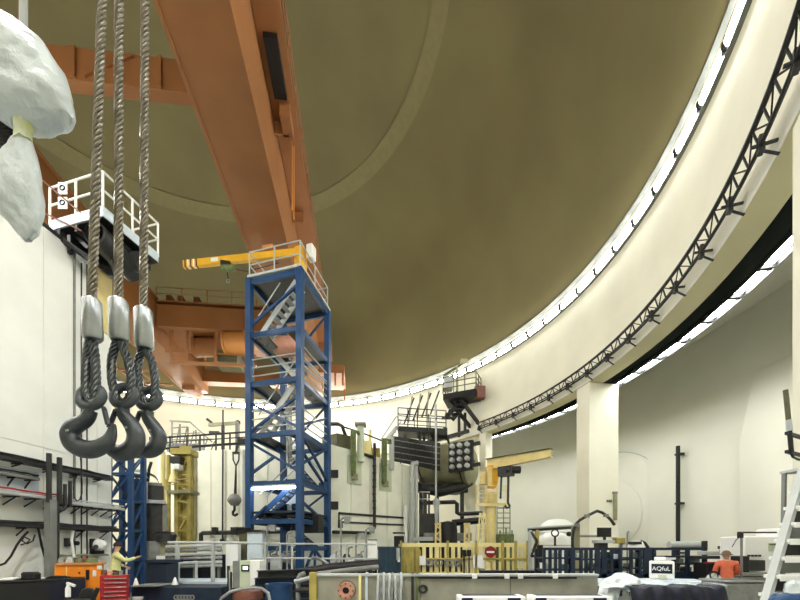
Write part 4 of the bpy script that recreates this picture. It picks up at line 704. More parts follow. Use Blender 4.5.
for k, (x0, x1, y0, m_, lab) in enumerate(((264, 293, 562, 'navy', 'long navy skid on the floor below the stair tower'), (330, 376, 562, 'dark', 'long dark skid on the floor beside the blue tank'), (276, 297, 567, 'teal', 'blue grey plated box between the tower legs'))):
    d_ = (15.6, 15.6, 17.4)[k]; t = thing('machine_skid', lab, 'skid', Wz((x0+x1)/2, d_, 0)); fb(t, 'base', x0, x1, y0+9, 592, d_, .38, m_, .02); fb(t, 'casing', x0+3, x1-4, y0, y0+9, d_+.05, .3, m_, .03)
    for j in range(4):
        px = x0+4+j*(x1-x0-8)/3; part(t, 'pump', MB().lathe([(0, .22), (.1, .2), (.16, .1), (.16, -.15), (.08, -.25)], W(px, y0-3, d_+.2), 12), ('lgrey', 'dark', 'hose', 'grey')[j]); part(t, 'pipe', MB().tube([W(px+1, y0-4, d_+.2), W(px+2, y0-10-(j % 2)*4, d_+.2), W(px+6, y0-11-(j % 2)*4, d_+.2)], .045, 8), ('steel', 'grey')[j % 2])
for px, h_ in ((267, 528), (287, 534), (341, 520), (356, 536), (366, 530)):
    solo('gauge_post', 'thin grey instrument post standing by the tower railing', 'post', MB().tube([Wz(px, 15.25, 0), W(px, h_, 15.25), W(px+2, h_-2, 15.25), W(px+6, h_-2, 15.25)], .04, 6).box(W(px+6, h_, 15.25), (.2, .15, .25)), 'hose', Wz(px, 15.25, 0), 'instrument posts by the tower railing')
# ================================================================== GREY TROUGH ACROSS THE FOREGROUND
TD = 8.0; t = thing('steel_trough', 'long grey steel trough wall across the foreground', 'trough', Wz(460, TD, 0)); zt = 1.08
for x0, x1 in ((316, 359), (359.6, 420), (420.6, 510), (510.6, 598)):
    a, b = Wz(x0, TD, 0), Wz(x1, TD, 0); part(t, 'wall_plate', MB().box(((a.x+b.x)/2, TD+.05, zt/2), (b.x-a.x, .1, zt)), 'trough', .008)
a, b = Wz(316, TD, 0), Wz(598, TD, 0); part(t, 'top_lip', MB().box(((a.x+b.x)/2, TD+.08, zt+.02), (b.x-a.x, .26, .05)), 'lgrey', .01); part(t, 'seal_strip', MB().box(((a.x+b.x)/2+.8, TD-.055, zt-.03), (3.2, .02, .04)), 'black')
part(t, 'back_wall', MB().box(((a.x+b.x)/2, TD+1.5, zt/2-.05), (b.x-a.x, .1, zt-.1)), 'trough'); part(t, 'end_post', MB().box((a.x-.05, TD+.02, .58), (.14, .2, 1.16)), 'olive'); part(t, 'end_wall', MB().box((a.x+.02, TD+.8, zt/2), (.06, 1.4, zt)), 'trough')
for px in (474, 506, 519.5, 554): part(t, 'white_clip', MB().box((Wz(px, TD, 0).x, TD-.06, zt+.0), (.1, .04, .09)), 'paper')
part(t, 'post', MB().box((Wz(360, TD-.04, 0).x, TD-.04, .54), (.05, .06, 1.12)), 'pyellow'); part(t, 'lug', MB().torus((Wz(423, TD, 0).x, TD-.04, .82), .07, .025, Matrix.Rotation(PI/2, 3, 'X'), 16, 6), 'dark')
fl = thing('pipe_flange', 'pinkish bolted pipe flange on the grey trough', 'flange', W(346, 590, TD-.02)); c_ = W(346, 590.5, TD-.03)
part(fl, 'collar', MB().lathe([(.07, -.05), (.17, -.05), (.17, .02), (.11, .03), (.11, .1), (.07, .1), (.07, -.05)], c_, 28, 'Y'), 'pink'); part(fl, 'bore', MB().lathe([(0, .0), (.068, .0)], c_, 20, 'Y'), 'black')
bo = MB().lathe([(0, -.03), (.015, -.03), (.015, .02)], (0,0,0), 6, 'Y').mesh('bolt', M['dark'])
for k in range(8): inst(fl, 'bolt', bo, c_+V((.14*math.cos(k*PI/4), -.05, .14*math.sin(k*PI/4))))
part(fl, 'gasket', MB().torus(c_+V((.015, .04, .015)), .18, .012, Matrix.Rotation(PI/2, 3, 'X'), 24, 6), 'dark')
for k in range(9):
    px = 378+k*2.9; r_ = random.uniform(-.8, .8)
    solo('hanging_hose', 'grey hose draped over the trough edge in a bundle', 'hose', MB().tube([W(px+r_, 612, TD-.1), W(px+r_*.6, 590, TD-.13), W(px-r_*.5, 579, TD-.1), W(px, 574.5-(k % 3)*.6, TD-.0), W(px, 575-(k % 3)*.6, TD+.22), Wz(px, TD+.28, .6)], .028, 8), 'hose' if k % 2 else 'lgrey', W(px, 590, TD-.1), 'hoses draped over the trough')
for px, m_ in ((366.5, 'bluew'), (412.5, 'dark'), (417, 'green')): solo('strap', {'bluew': 'pale strap hanging over the trough beside the flange', 'dark': 'dark strap hanging over the trough beside the hose bundle', 'green': 'green strap hanging over the trough beside the dark strap'}[m_], 'strap', MB().box((Wz(px, TD-.03, 0).x, TD-.03, .56), (.05, .015, 1.1)).box((Wz(px, TD, 0).x, TD+.08, zt+.06), (.05, .28, .012)), m_, Wz(px, TD, 1.0))
for x0, x1 in ((459, 526), (533, 612)):
    t = thing('white_trough_cover', 'white panelled trolley with navy inserts in front of the trough, '+('beside the hose bundle' if x0 < 500 else 'beside the plastic wrap'), 'trolley', Wz((x0+x1)/2, 6.4, 0)); d_ = 6.4
    fb(t, 'body', x0, x1, 596.5, 612, d_, .35, 'paper', .02); fb(t, 'navy_insert', x0+3, x0+14, 598, 604, d_-.02, .04, 'tarp'); fb(t, 'navy_insert', x1-18, x1-5, 598, 604, d_-.02, .04, 'tarp'); fb(t, 'dark_edge', x0+4, x1-8, 595.6, 596.5, d_+.1, .25, 'dark')
    for s in (x0+3, x1-3): part(t, 'leg', MB().box((Wz(s, d_+.3, 0).x, d_+.3, .35), (.06, .4, .7)), 'grey')
# ================================================================== LEFT FLOOR KIT
t = thing('black_table', 'black draped table with papers beside the orange cabinet', 'table', Wz(31, 9.815, 0)); a, b = Wz(-20, 9.4, 0), Wz(57, 9.4, 0)
part(t, 'top', MB().box(((a.x+b.x)/2, 9.9, .845), (b.x-a.x+.1, .75, .05)), 'black', .01); part(t, 'drape', MB().box(((a.x+b.x)/2, 9.9, .41), (b.x-a.x, .7, .82)), 'black', .02); part(t, 'skirt', MB().box((b.x-.3, 9.53, .42), (.7, .03, .8)), 'tarp')
for px, w_, d_, zo in ((6, .5, 9.7, 0), (40.5, .25, 10.11, 0), (14, .3, 9.75, .03)): solo('paper_sheets', 'white papers lying on the black table', 'papers', MB().box(Wz(px, d_, .878+zo), (w_, .28, .02), (px % 5)*.03).box(Wz(px+.3, d_, .892+zo), (w_*.8, .26, .012), .05), 'paper', Wz(px, d_, .868+zo), 'papers on the black table')
solo('black_case', 'small black case lying on the black table', 'case', MB().box(Wz(31, 9.815, .95), (.33, .2, .16)).box(Wz(31, 9.815, 1.04), (.3, .16, .03)), 'black', Wz(31, 9.815, .87), None, .015)
solo('black_case', 'flat black folder lying at the table end beside the cabinet', 'folder', MB().box(Wz(58, 10.17, .888), (.4, .3, .04)).box(Wz(58, 10.17, .92), (.3, .2, .03)), 'black', Wz(58, 10.17, .87), None, .01)
face(t, .9)
t = thing('spray_bottle', 'white spray bottle hung beside the orange cabinet', 'bottle', Wz(69, 9.2, 0)); part(t, 'bottle', MB().lathe([(0, -.17), (.055, -.16), (.055, .04), (.03, .1), (.02, .16)], W(68, 590, 9.2), 14), 'paper'); part(t, 'nozzle', MB().bar(W(67, 583, 9.2), W(75, 586, 9.2), .05), 'paper'); part(t, 'stand', MB().box(Wz(68, 9.25, .24), (.1, .1, .48)), 'dark')
t = thing('orange_cabinet', 'bright orange steel cabinet with black slot beside red chest', 'cabinet', Wz(78, 10.8, 0))
fb(t, 'body', 60, 97, 564, 616, 10.8, .6, 'cab', .015); fb(t, 'top_lip', 59.5, 97.5, 563, 565, 10.75, .7, 'orange2', .005); fb(t, 'slot', 83.5, 86.5, 570, 580, 10.78, .03, 'black'); fb(t, 'label_plate', 89, 92, 571, 577, 10.78, .03, 'paper'); fb(t, 'lock', 77.5, 79, 572, 574, 10.77, .04, 'dark'); fb(t, 'corner_tag', 92.5, 96.5, 566, 570, 10.77, .04, 'paper'); fb(t, 'door_seam', 68.5, 69, 566, 612, 10.79, .02, 'pyellow', .001)
face(t, .8)
for k, (x0, x1, y0, m_) in enumerate(((75, 84, 560, 'olivedark'), (86, 97, 559.5, 'green'), (58, 64, 556, 'hose'), (66, 73, 561, 'lgrey'), (83, 87, 560, 'dred'))): solo('work_glove', ('dark olive cloth', 'dull green pouch', 'grey box', 'pale grey tape roll', 'red rag')[k]+' lying on the orange cabinet', 'supplies', MB().lathe([(0, .16), ((x1-x0)*.3*11/F, .13), ((x1-x0)*.5*11/F, .04), ((x1-x0)*.5*11/F, 0)], V((*W((x0+x1)/2, 0, 11.0+.08*k).xy, W(0, 563, 10.75).z)), 12), m_, V((*W((x0+x1)/2, 0, 11.0+.08*k).xy, W(0, 563, 10.75).z)))
t = thing('red_tool_chest', 'red tool chest with drawers beside the orange cabinet', 'tool chest', Wz(114, 10.4, 0)); fb(t, 'body', 102.5, 125.5, 575.5, 613, 10.4, .45, 'red', .01)
for k in range(8): dr = fb(t, 'drawer', 103.5, 124.5, 577+k*4.4, 580.4+k*4.4, 10.38, .04, 'red', .006); fb(dr, 'handle', 105, 123, 578.2+k*4.4, 579+k*4.4, 10.36, .03, 'ferrule', .002)
face(t, .8); zc = W(0, 575.5, 10.4).z
for k, (px, r_, h_, m_, nm) in enumerate(((104, .07, .14, 'brown', 'brown jar'), (110, .07, .1, 'pink', 'pink cup'), (116, .075, .08, 'olivedark', 'dark olive tin'), (121, .045, .12, 'hose', 'grey can'))): solo('small_can', nm+' standing on the red tool chest', 'can', MB().lathe([(0, 0), (r_, 0), (r_, h_*.8), (r_*.7, h_), (0, h_)], V((*Wz(px, 10.65, 0).xy, zc)), 12), m_, V((*Wz(px, 10.65, 0).xy, zc)))
t = thing('office_chair', 'black chair with rounded back in front of the orange cabinet', 'chair', Wz(88, 8.8, 0)); c_ = Wz(88, 8.8, 0)
part(t, 'backrest', MB().prism([W(x, y, 8.8) for x, y in ((79.5, 604), (79, 594), (82, 589), (87, 587.5), (92, 589), (94, 594), (93.5, 604))], (0, .07, 0)), 'black', .02); part(t, 'seat', MB().box((c_.x, 8.5, .5), (.46, .46, .08)), 'black', .03); part(t, 'armrest', MB().bar(W(92, 602, 8.6), W(98, 588, 8.6), .06), 'black'); part(t, 'column', MB().tube([(c_.x, 8.5, .1), (c_.x, 8.5, .47)], .03, 8), 'dark')
for k in range(5): part(t, 'leg', MB().bar((c_.x, 8.5, .1), (c_.x+.3*math.cos(k*1.257), 8.5+.3*math.sin(k*1.257), .018), .04), 'dark')
# ================================================================== RIGHT SIDE KIT
for px, y0, r_, d_, lab in ((557, 519, .98, 21.5, 'larger white domed vessel head behind the pale frame'), (554, 532, .86, 19.6, 'smaller white domed vessel head with lifting ring')):
    b = Wz(px, d_, 0); zt = W(0, y0, d_).z; t = thing('white_vessel', lab, 'vessel', b); part(t, 'shell', MB().tube([b+V((0,0,.1)), b+V((0,0,zt-r_*.75))], r_, 28), 'white'); part(t, 'head', MB().lathe([(r_, 0), (r_*.97, r_*.2), (r_*.8, r_*.5), (r_*.45, r_*.7), (0, r_*.76)], b+V((0,0,zt-r_*.75)), 28), 'white'); part(t, 'rim', MB().torus(b+V((0,0,zt-r_*.78)), r_, .03, None, 32, 6), 'lgrey'); part(t, 'foot', MB().tube([b, b+V((0,0,.12))], r_*1.05, 28), 'grey')
b = Wz(554.5, 18.6, 0); solo('lifting_ring', 'grey lifting ring and chain hanging in front of the white vessels', 'ring', MB().torus(W(555, 533, 18.3), .16, .035, Matrix.Rotation(PI/2, 3, 'X'), 18, 6).tube([W(555, 536, 18.3), W(555, 546, 18.3)], .05, 6), 'dark', W(555, 540, 18.3))
t = thing('pale_frame', 'pale steel gantry frame with black top bar before the vessels', 'frame', Wz(545, 18.3, 0)); part(t, 'top_bar', MB().bar(W(528, 530, 18.3), W(576, 527, 18.3), .12, .16), 'dark'); part(t, 'pipe', MB().tube([W(528, 528, 18.2), W(574, 525.5, 18.2)], .05, 6), 'lgrey')
for px, m_ in ((530, 'lgrey'), (537, 'olive')): part(t, 'post', MB().bar(Wz(px, 18.3, 0), W(px, 530, 18.3), .14), m_)
part(t, 'brace', MB().bar(W(531, 532, 18.25), W(537, 541, 18.25), .1), 'dark'); part(t, 'brace', MB().bar(W(537, 541, 18.25), W(531, 556, 18.25), .1), 'dark'); part(t, 'knob', MB().lathe([(0, .12), (.1, .08), (.12, 0), (.1, -.08), (0, -.12)], W(569, 534, 18.2), 12), 'black'); part(t, 'valve_tree', MB().bar(W(540, 572, 18), W(540, 545, 18), .2).bar(W(531, 556, 18), W(545, 556, 18), .12), 'black')
t = thing('hose_mast', 'olive post with black hose arching over to the right', 'hose', Wz(576, 16.2, 0)); fb(t, 'post', 573.5, 580, 526, 590, 16.2, .25, 'oliveg'); part(t, 'hose', MB().tube([W(x, y, 16.1) for x, y in ((573, 556), (572.5, 538), (573.5, 530), (576, 524), (580, 520), (586, 516.5), (592, 513.5), (597, 511), (602, 512.5), (607, 516), (611, 520), (614.5, 525))], .06, 8), 'dark')
for px, py in ((587, 516), (606, 515.5), (577, 525)): part(t, 'clip', MB().box(W(px, py, 16.05), (.2, .1, .12), .3), 'grey')
part(t, 'side_pipe', MB().tube([W(580, 536, 16.2), W(600, 536, 16.2)], .05, 6), 'grey')
t = thing('wall_gauge', 'tall grey gauge tube on the broad pillar', 'gauge', W(616, 520, 19.4)); fb(t, 'tube', 614.3, 617.5, 493, 520, 19.36, .18, 'oliveg'); fb(t, 'cap', 613.8, 618, 491.5, 493.5, 19.33, .22, 'grey')
t = thing('number_plate', 'small dark lettering plate on the broad pillar', 'plate', W(609, 500.5, 19.43))
for k, px in enumerate((606.8, 608.8, 610.8)): fb(t, 'mark', px, px+1.2, 499.8, 502.2, 19.4, .1, 'dark', .001)
t = thing('monitor', 'black monitor on a stand behind the navy racks', 'monitor', Wz(604.5, 14.8, 0)); fb(t, 'panel', 597.5, 611.5, 527.5, 537, 14.8, .06, 'black', .01); fb(t, 'screen', 598.5, 610.5, 528.4, 536, 14.78, .03, 'glass', .002); part(t, 'neck', MB().bar(W(604.5, 537, 14.85), Wz(604.5, 14.85, 1.5), .08), 'dark')
fb(t, 'keyboard_tray', 597, 615, 540, 543, 14.6, .4, 'lgrey'); fb(t, 'computer', 599, 608, 543, 549, 14.7, .4, 'dark'); part(t, 'pedestal', MB().box(Wz(604.5, 14.9, .75), (.3, .3, 1.5)), 'navy')
t = thing('green_box', 'small yellow green box on a thin post behind the racks', 'box', Wz(621, 14.9, 0)); fb(t, 'box', 616.5, 625.5, 538, 543.5, 14.9, .3, 'olive', .02); fb(t, 'lid', 616, 626, 537, 538.2, 14.88, .34, 'pyellow'); part(t, 'post', MB().bar(Wz(621, 15.0, 0), W(621, 543, 15.0), .08), 'grey')
solo('thin_post', 'thin grey post with hooked top beside the green box', 'post', MB().tube([Wz(627.3, 14.6, 0), W(627.3, 533, 14.6), W(628.5, 531.5, 14.6)], .03, 6), 'grey', Wz(627.3, 14.6, 0))
RD_ = 13.5
def rack(x0, x1, posts, wide, shelves, lab, d_=RD_):
    t = thing('navy_rack', lab, 'rack', Wz((x0+x1)/2, d_, 0)); zt = 1.62
    for px in posts: part(t, 'post', MB().box((Wz(px, d_, 0).x, d_, zt/2), (.09, .09, zt)), 'navy')
    for px, w_ in wide: part(t, 'panel', MB().box((Wz(px, d_, 0).x, d_-.02, zt/2), (w_*d_/F, .08, zt)), 'navy')
    for px in (x0+1, x1-1): part(t, 'rear_post', MB().box((Wz(px, d_, 0).x, d_+.8, zt/2), (.09, .09, zt)), 'navy')
    a, b = Wz(x0, d_, 0), Wz(x1, d_, 0)
    for z in shelves: part(t, 'shelf', MB().box(((a.x+b.x)/2, d_+.4, z), (b.x-a.x, .85, .05)), 'navy')
    part(t, 'top_rail', MB().box(((a.x+b.x)/2, d_, zt), (b.x-a.x, .1, .09)), 'navy'); part(t, 'bottom_rail', MB().box(((a.x+b.x)/2, d_, .62), (b.x-a.x, .12, .3)), 'navy')
    return t
rack(543, 579, (544, 550, 555.5, 560, 566), ((572.5, 4),), (.5, .9, 1.3), 'navy rack with close uprights before the white vessels'); rack(580, 629, (581, 586, 591, 611.5, 620), ((597, 4.5), (603.5, 5)), (.5, .9, 1.25), 'navy rack with wide uprights below the monitor'); rack(630, 652, (631, 640), ((647, 8.5),), (.5, .95, 1.3, 1.6), 'narrow navy rack with a broad end panel'); rack(653, 706, (654, 673.5, 687), ((704, 4),), (.5, .8, 1.1, 1.35, 1.6), 'open dark rack holding grey goods')
for k, (x, z0) in enumerate(((5.1, .925), (5.42, 1.325), (5.76, .925), (6.42, 1.275), (6.72, .925), (7.02, 1.275), (7.32, .925), (7.62, 1.275), (8.06, .975), (8.4, 1.325), (8.86, .825), (9.16, 1.125), (9.46, .825), (9.76, 1.125), (10.04, .825), (10.3, 1.125))):
    w_, h_ = random.uniform(.16, .24), random.uniform(.15, .24 if x < 8.6 else .18); y = RD_+.4
    solo('storage_box', ('white', 'pale grey', 'grey', 'bluish white')[k % 4]+' box stored on a shelf of the navy racks', 'box', MB().box((x, y, z0+h_/2-.002), (w_, .4, h_)).box((x, y, z0+h_-.02), (w_+.02, .42, .03)), ('paper', 'lgrey', 'grey', 'bluew')[k % 4], (x, y, z0), 'boxes on the navy racks', .01)
solo('grey_roll', 'pale grey roll lying on top of the open dark rack', 'roll', MB().tube([W(669, 545, RD_+.3), W(702, 545, RD_+.3)], .13, 14), 'lgrey', W(686, 550, RD_+.3)); solo('black_stub', 'black stub post at the end of the open dark rack', 'post', MB().tube([W(704.5, 549, RD_), W(704.5, 541, RD_)], .09, 10), 'black', W(704.5, 549, RD_))
t = thing('white_case', 'white rounded case with black handle on the narrow rack', 'case', W(636, 548.8, RD_+.4)); part(t, 'body', MB().lathe([(0, .28), (.2, .26), (.26, .14), (.28, 0), (0, 0)], W(636, 548.8, RD_+.4), 16), 'paper'); part(t, 'handle', MB().bar(W(629, 543, RD_+.2), W(641, 543, RD_+.2), .1), 'black'); part(t, 'hose', MB().tube([W(641, 541, RD_+.3), W(645, 543, RD_+.3), W(648, 547.5, RD_+.3)], .05, 8), 'dark')
# foreground bench
BD = 7.6; t = thing('work_bench', 'long bench with white top under plastic and navy tarp', 'bench', Wz(668, 8.2, 0)); a, b = Wz(612, BD, 0), Wz(697, BD, 0)
part(t, 'top', MB().box(((a.x+b.x)/2, 8.2, .9), (b.x-a.x, 2.5, .06)), 'bluew', .01); part(t, 'apron', MB().box(((a.x+b.x)/2, 9.42, .8), (b.x-a.x, .04, .14)), 'grey')
xe = 6.46; part(t, 'top_extension', MB().box(((b.x+xe)/2-.01, 8.6, .9), (xe-b.x+.02, 1.7, .06)), 'bluew', .01)
for y in (7.82, 9.35): part(t, 'leg', MB().box((xe-.08, y, .44), (.07, .07, .88)), 'grey')
for x in (a.x+.08, b.x-.08):
    for y in (7.05, 9.35): part(t, 'leg', MB().box((x, y, .44), (.07, .07, .88)), 'grey')
def crumple(name, label, cat, rows, d, th, m, amp, seg=22, sub=3):
    """closed lumpy shape from (py, left px, right px) rows at depth d"""
    mb = MB(); R2 = []
    for i in range(len(rows)-1):
        for k in range(sub): f = k/sub; R2.append([rows[i][j]*(1-f)+rows[i+1][j]*f for j in range(3)])
    R2.append(rows[-1]); n = seg; rnd = random.Random(len(rows)*7+int(rows[0][0])); vs = []
    ph_ = [rnd.uniform(0, 6.28) for _ in range(8)]
    for i, (y, xl, xr) in enumerate(R2):
        c = W((xl+xr)/2, y, d); hw = max(.004, (xr-xl)/2*d/F)
        for j in range(n):
            a_ = 2*PI*j/n; w_ = 1+amp*(math.sin(3*a_+i*.55+ph_[0])*.5+math.sin(7*a_-i*.8+ph_[1])*.35+math.sin(11*a_+i*.3+ph_[2])*.3)
            ca, sa = math.cos(a_), math.sin(a_); vs.append(c+V((hw*ca*(1+(w_-1)*.25), hw*th*sa*w_, amp*.03*math.sin(5*a_+i+ph_[3]))))
    fs = [(i*n+j, i*n+(j+1) % n, (i+1)*n+(j+1) % n, (i+1)*n+j) for i in range(len(R2)-1) for j in range(n)]+[tuple(range(n)), tuple((len(R2)-1)*n+j for j in range(n))]
    return mb.add(vs, fs)
solo('plastic_wrap', 'crumpled white plastic wrap heaped at the bench end', 'plastic', crumple('', '', '', [(573, 617, 625), (575.5, 612, 632), (579, 606, 638), (583, 602, 640), (586.5, 600, 637), (588, 599, 619), (594, 598, 619), (602, 597, 617)], 7.3, .6, 'plastic', .3), 'plastic', W(618, 600, 7.3))
solo('plastic_wrap', 'flat strip of crumpled white plastic along the bench front', 'plastic', crumple('', '', '', [(580, 634, 640), (583, 632, 650), (586, 634, 656), (589, 638, 655), (592, 642, 652)], 7.9, .5, 'plastic', .35), 'plastic', W(645, 590, 7.9))
solo('plastic_wrap', 'small crumpled plastic beside the white canister', 'plastic', crumple('', '', '', [(580.5, 654, 658), (583, 650, 668), (587, 650, 672), (590, 655, 668)], 8.4, .5, 'plastic', .35), 'plastic', W(660, 588, 8.4))
mb = MB(); nx, ny = 26, 6; vs = []
for j in range(ny):
    for i in range(nx):
        px = 608+i*3.55; y = 6.78+j*.07; zz_ = .985-(.42 if j == 0 else (.12 if j == 1 else 0))+.03*math.sin(i*1.7+j*2.1)+.02*math.sin(i*.7+j); vs.append(V((Wz(px, 7.6, 0).x, y+.03*math.sin(i*1.3), zz_)))
mb.add(vs, [(j*nx+i, j*nx+i+1, (j+1)*nx+i+1, (j+1)*nx+i) for j in range(ny-1) for i in range(nx-1)])
o = solo('navy_tarp', 'dark navy tarpaulin draped along the bench front', 'tarp', mb, 'tarp', Wz(670, 7.3, .9)); md = o.modifiers.new('s', 'SOLIDIFY'); md.thickness = .012; md = o.modifiers.new('ss', 'SUBSURF'); md.levels = 1; md.render_levels = 1
for k, (px, y0, d_, lab) in enumerate(((684, 583, 8.0, 'crumpled clear plastic lying on the bench papers'), (648, 584.5, 7.5, 'twisted plastic sheet along the tarpaulin edge'), (672, 585, 7.35, 'small ball of white plastic on the tarpaulin edge'))):
    solo('plastic_wrap', lab, 'plastic', crumple('', '', '', [(y0, px-3, px+4), (y0+2, px-11+k, px+12-k*2), (y0+4, px-13+k*2, px+13-k*2), (y0+6, px-8, px+9)], d_, .6, 'plastic', .4), 'plastic', W(px, y0+6, d_))
t = thing('white_canister', 'white plastic canister with dark printed label on the bench', 'canister', V((*Wz(662, 9.1, 0).xy, .93)))
fb(t, 'body', 651.5, 672.5, 561, 579.3, 9.1, .3, 'paper', .03); fb(t, 'cap', 653, 663, 557, 561, 9.2, .18, 'paper', .03); fb(t, 'handle', 664, 671, 557.5, 559.5, 9.2, .06, 'lgrey', .01); fb(t, 'label', 653.5, 671, 564, 573.5, 9.085, .02, 'tarp', .002); fb(t, 'small_label', 659, 666, 575, 578.5, 9.085, .02, 'pgreen', .002)
cu = bpy.data.curves.new('lettering', 'FONT'); cu.body = 'AQfuL'; cu.size = .13; cu.align_x = 'CENTER'; cu.align_y = 'CENTER'; cu.extrude = .004
tmp = bpy.data.objects.new('tmp', cu); me = bpy.data.meshes.new_from_object(tmp); bpy.data.objects.remove(tmp); me.materials.clear(); me.materials.append(M['paper'])
o = link('lettering', me, t); o.location = W(662, 568.8, 9.07)-t.location; o.rotation_euler = (PI/2, 0, 0)
face(t, .9)
t = thing('duffel', 'grey and white soft bag on the bench beside the orange worker', 'bag', W(715, 584, 8.0)); part(t, 'body', crumple('', '', '', [(573.5, 711, 715), (575.5, 708, 719), (578.5, 707, 721), (581.5, 707, 721), (583.8, 709, 719)], 8.0, .7, 'lgrey', .2), 'lgrey'); part(t, 'strap', MB().torus(W(714, 575.5, 7.93), .08, .015, Matrix.Rotation(PI/2, 3, 'X'), 16, 6), 'black')
solo('white_papers', 'flat white papers spread on the bench top', 'papers', MB().box(Wz(690, 8.3, .945), (.9, .5, .02), .2).box(Wz(684, 8.7, .95), (.5, .35, .025), -.3), 'bluew', Wz(690, 8.3, .93))
t = thing('steel_bin', 'brushed steel bin beside the white ladder', 'bin', Wz(744, 7.0, 0)); a, b = Wz(725, 7.0, 0), Wz(764, 7.0, 0); part(t, 'body', MB().box(((a.x+b.x)/2, 7.3, .52), (b.x-a.x, .6, 1.04)), 'steel', .05); part(t, 'rim', MB().box(((a.x+b.x)/2, 7.3, 1.05), (b.x-a.x+.03, .62, .04)), 'steel', .015); part(t, 'inner', MB().box(((a.x+b.x)/2, 7.3, 1.065), (b.x-a.x-.06, .5, .01)), 'dark')
# white machine in the bay
MD = 11.6; t = thing('white_machine', 'white boxy machine with green label behind the steel bin', 'machine', Wz(766, MD, 0)); fb(t, 'body', 744, 792, 536, 607, MD, .9, 'paper', .05); fb(t, 'upper_cover', 778, 796, 528, 540, MD+.1, .75, 'paper', .05); fb(t, 'green_label', 769, 778.5, 543, 551.5, MD-.03, .05, 'pgreen', .003); fb(t, 'label_band', 770, 778, 543.5, 545.2, MD-.05, .03, 'green', .002)
for k in range(4): fb(t, 'knob', 749+k*3.6, 750.6+k*3.6, 554.8, 556.6, MD-.06, .08, 'black', .004)
fb(t, 'dark_unit', 746, 766, 560, 571, MD-.5, .4, 'dark', .03); fb(t, 'dark_unit', 742, 750, 556, 572, MD-.6, .4, 'black', .03); fb(t, 'plinth_rail', 735, 776, 572.5, 575.5, MD-.7, .5, 'steel', .02); fb(t, 'plinth_rail', 736, 776, 577, 580.5, MD-.7, .5, 'grey', .02); fb(t, 'plinth', 738, 792, 580, 609, MD-.6, 1.2, 'grey', .01)
t = thing('gooseneck_post', 'thin post carrying a dark horizontal lamp bar over the white machine', 'lamp', Wz(741.5, 10.6, 0)); part(t, 'post', MB().tube([Wz(741.5, 10.6, 0), W(741.5, 532, 10.6)], .03, 8), 'grey'); part(t, 'bar', MB().bar(W(738, 532.5, 10.6), W(776, 532.5, 10.6), .05, .04), 'dark'); fb(t, 'clamp', 740, 743.8, 532.5, 538, 10.57, .1, 'dark'); part(t, 'cable', MB().tube([W(741, 536, 10.6), W(736, 540, 10.6), W(732, 547, 10.6)], .012, 5), 'dark')
t = thing('pipe_bench', 'low dark bench of pipes beside the open rack', 'bench', Wz(722, 12.6, 0)); fb(t, 'top', 706, 734, 556, 559, 12.6, .7, 'dark', .01); fb(t, 'red_strip', 706, 722, 562, 563.5, 12.55, .1, 'dred', .002); fb(t, 'body', 707, 733, 563, 599.5, 12.7, .6, 'black', .01); fb(t, 'white_top', 706, 738, 551, 555, 12.8, .4, 'lgrey', .02)
for k, (x0, x1) in enumerate(((718, 728), (732, 735.5))): solo('bay_sign', 'small dark sign plate on the bay wall '+('in two lines' if k == 0 else 'with a single mark'), 'sign', MB().box(W((x0+x1)/2, 547.5, 15.9), ((x1-x0)*16/F, .04, .12)).box(W((x0+x1)/2, 550.5, 15.9), ((x1-x0)*.7*16/F, .04, .05)).bar(W((x0+x1)/2, 547, 15.95), Wz((x0+x1)/2, 15.95, 0), .05), 'dark', Wz((x0+x1)/2, 15.9, 0))
# white step ladder at the right edge
LD = 5.4; t = thing('white_ladder', 'white platform ladder with broad treads beside the steel bin', 'ladder', Wz(785, LD, 0))
top, bot = W(803, 470, LD+.75), W(757, 640, LD); bot = Wz(753, LD, 0); bot = W(766, 600, LD); dv = (top-bot); bot = bot-dv*(bot.z/dv.z)
ro = V((.62, .0, 0))
for o_ in (V((0,0,0)), ro): part(t, 'stile', MB().bar(bot+o_, top+o_, .085, .12), 'lgrey')
for k in range(10):
    z = .25+k*.25; q = bot+dv*(z/dv.z); part(t, 'tread', MB().box(q+ro/2+V((0, .02, 0)), (ro.x, .24, .05)), 'paper', .004); part(t, 'tread_lip', MB().box(q+ro/2+V((0, -.11, -.02)), (ro.x, .015, .07)), 'paper')
for k in range(10):
    z = .375+k*.25; q = bot+dv*(z/dv.z); part(t, 'riser', MB().box(q+ro/2+V((.03, .14, 0)), (ro.x-.1, .02, .17)), 'dark' if k % 2 else 'grey')
for o_ in (V((0,0,0)), ro): part(t, 'rear_stile', MB().bar(V((top.x+o_.x, top.y+.35, 0)), top+o_+V((0, .3, 0)), .035, .06), 'grey')
for k in range(4): z = .4+k*.55; f = z/top.z; q = V((top.x, top.y+.34, z)); part(t, 'rear_rung', MB().bar(q, q+ro, .03), 'grey')
part(t, 'platform', MB().box(top+ro/2+V((0, .15, .02)), (ro.x+.06, .4, .04)), 'lgrey')
solo('blue_sheet', 'blue sheeted stack standing before the white ladder', 'plastic', crumple('', '', '', [(594, 776, 806), (598, 770, 815), (606, 766, 820), (645, 766, 822), (689.6, 764, 824)], 4.6, .4, 'blue', .3), 'blue', W(785, 605, 4.6)); solo('plastic_wrap', 'white plastic wrap bunched on the ladder tread', 'plastic', crumple('', '', '', [(580, 789, 797), (584, 785, 802), (590, 784, 802), (593.8, 786, 800)], 5.42, .5, 'plastic', .3), 'plastic', W(793, 594, 5.42))
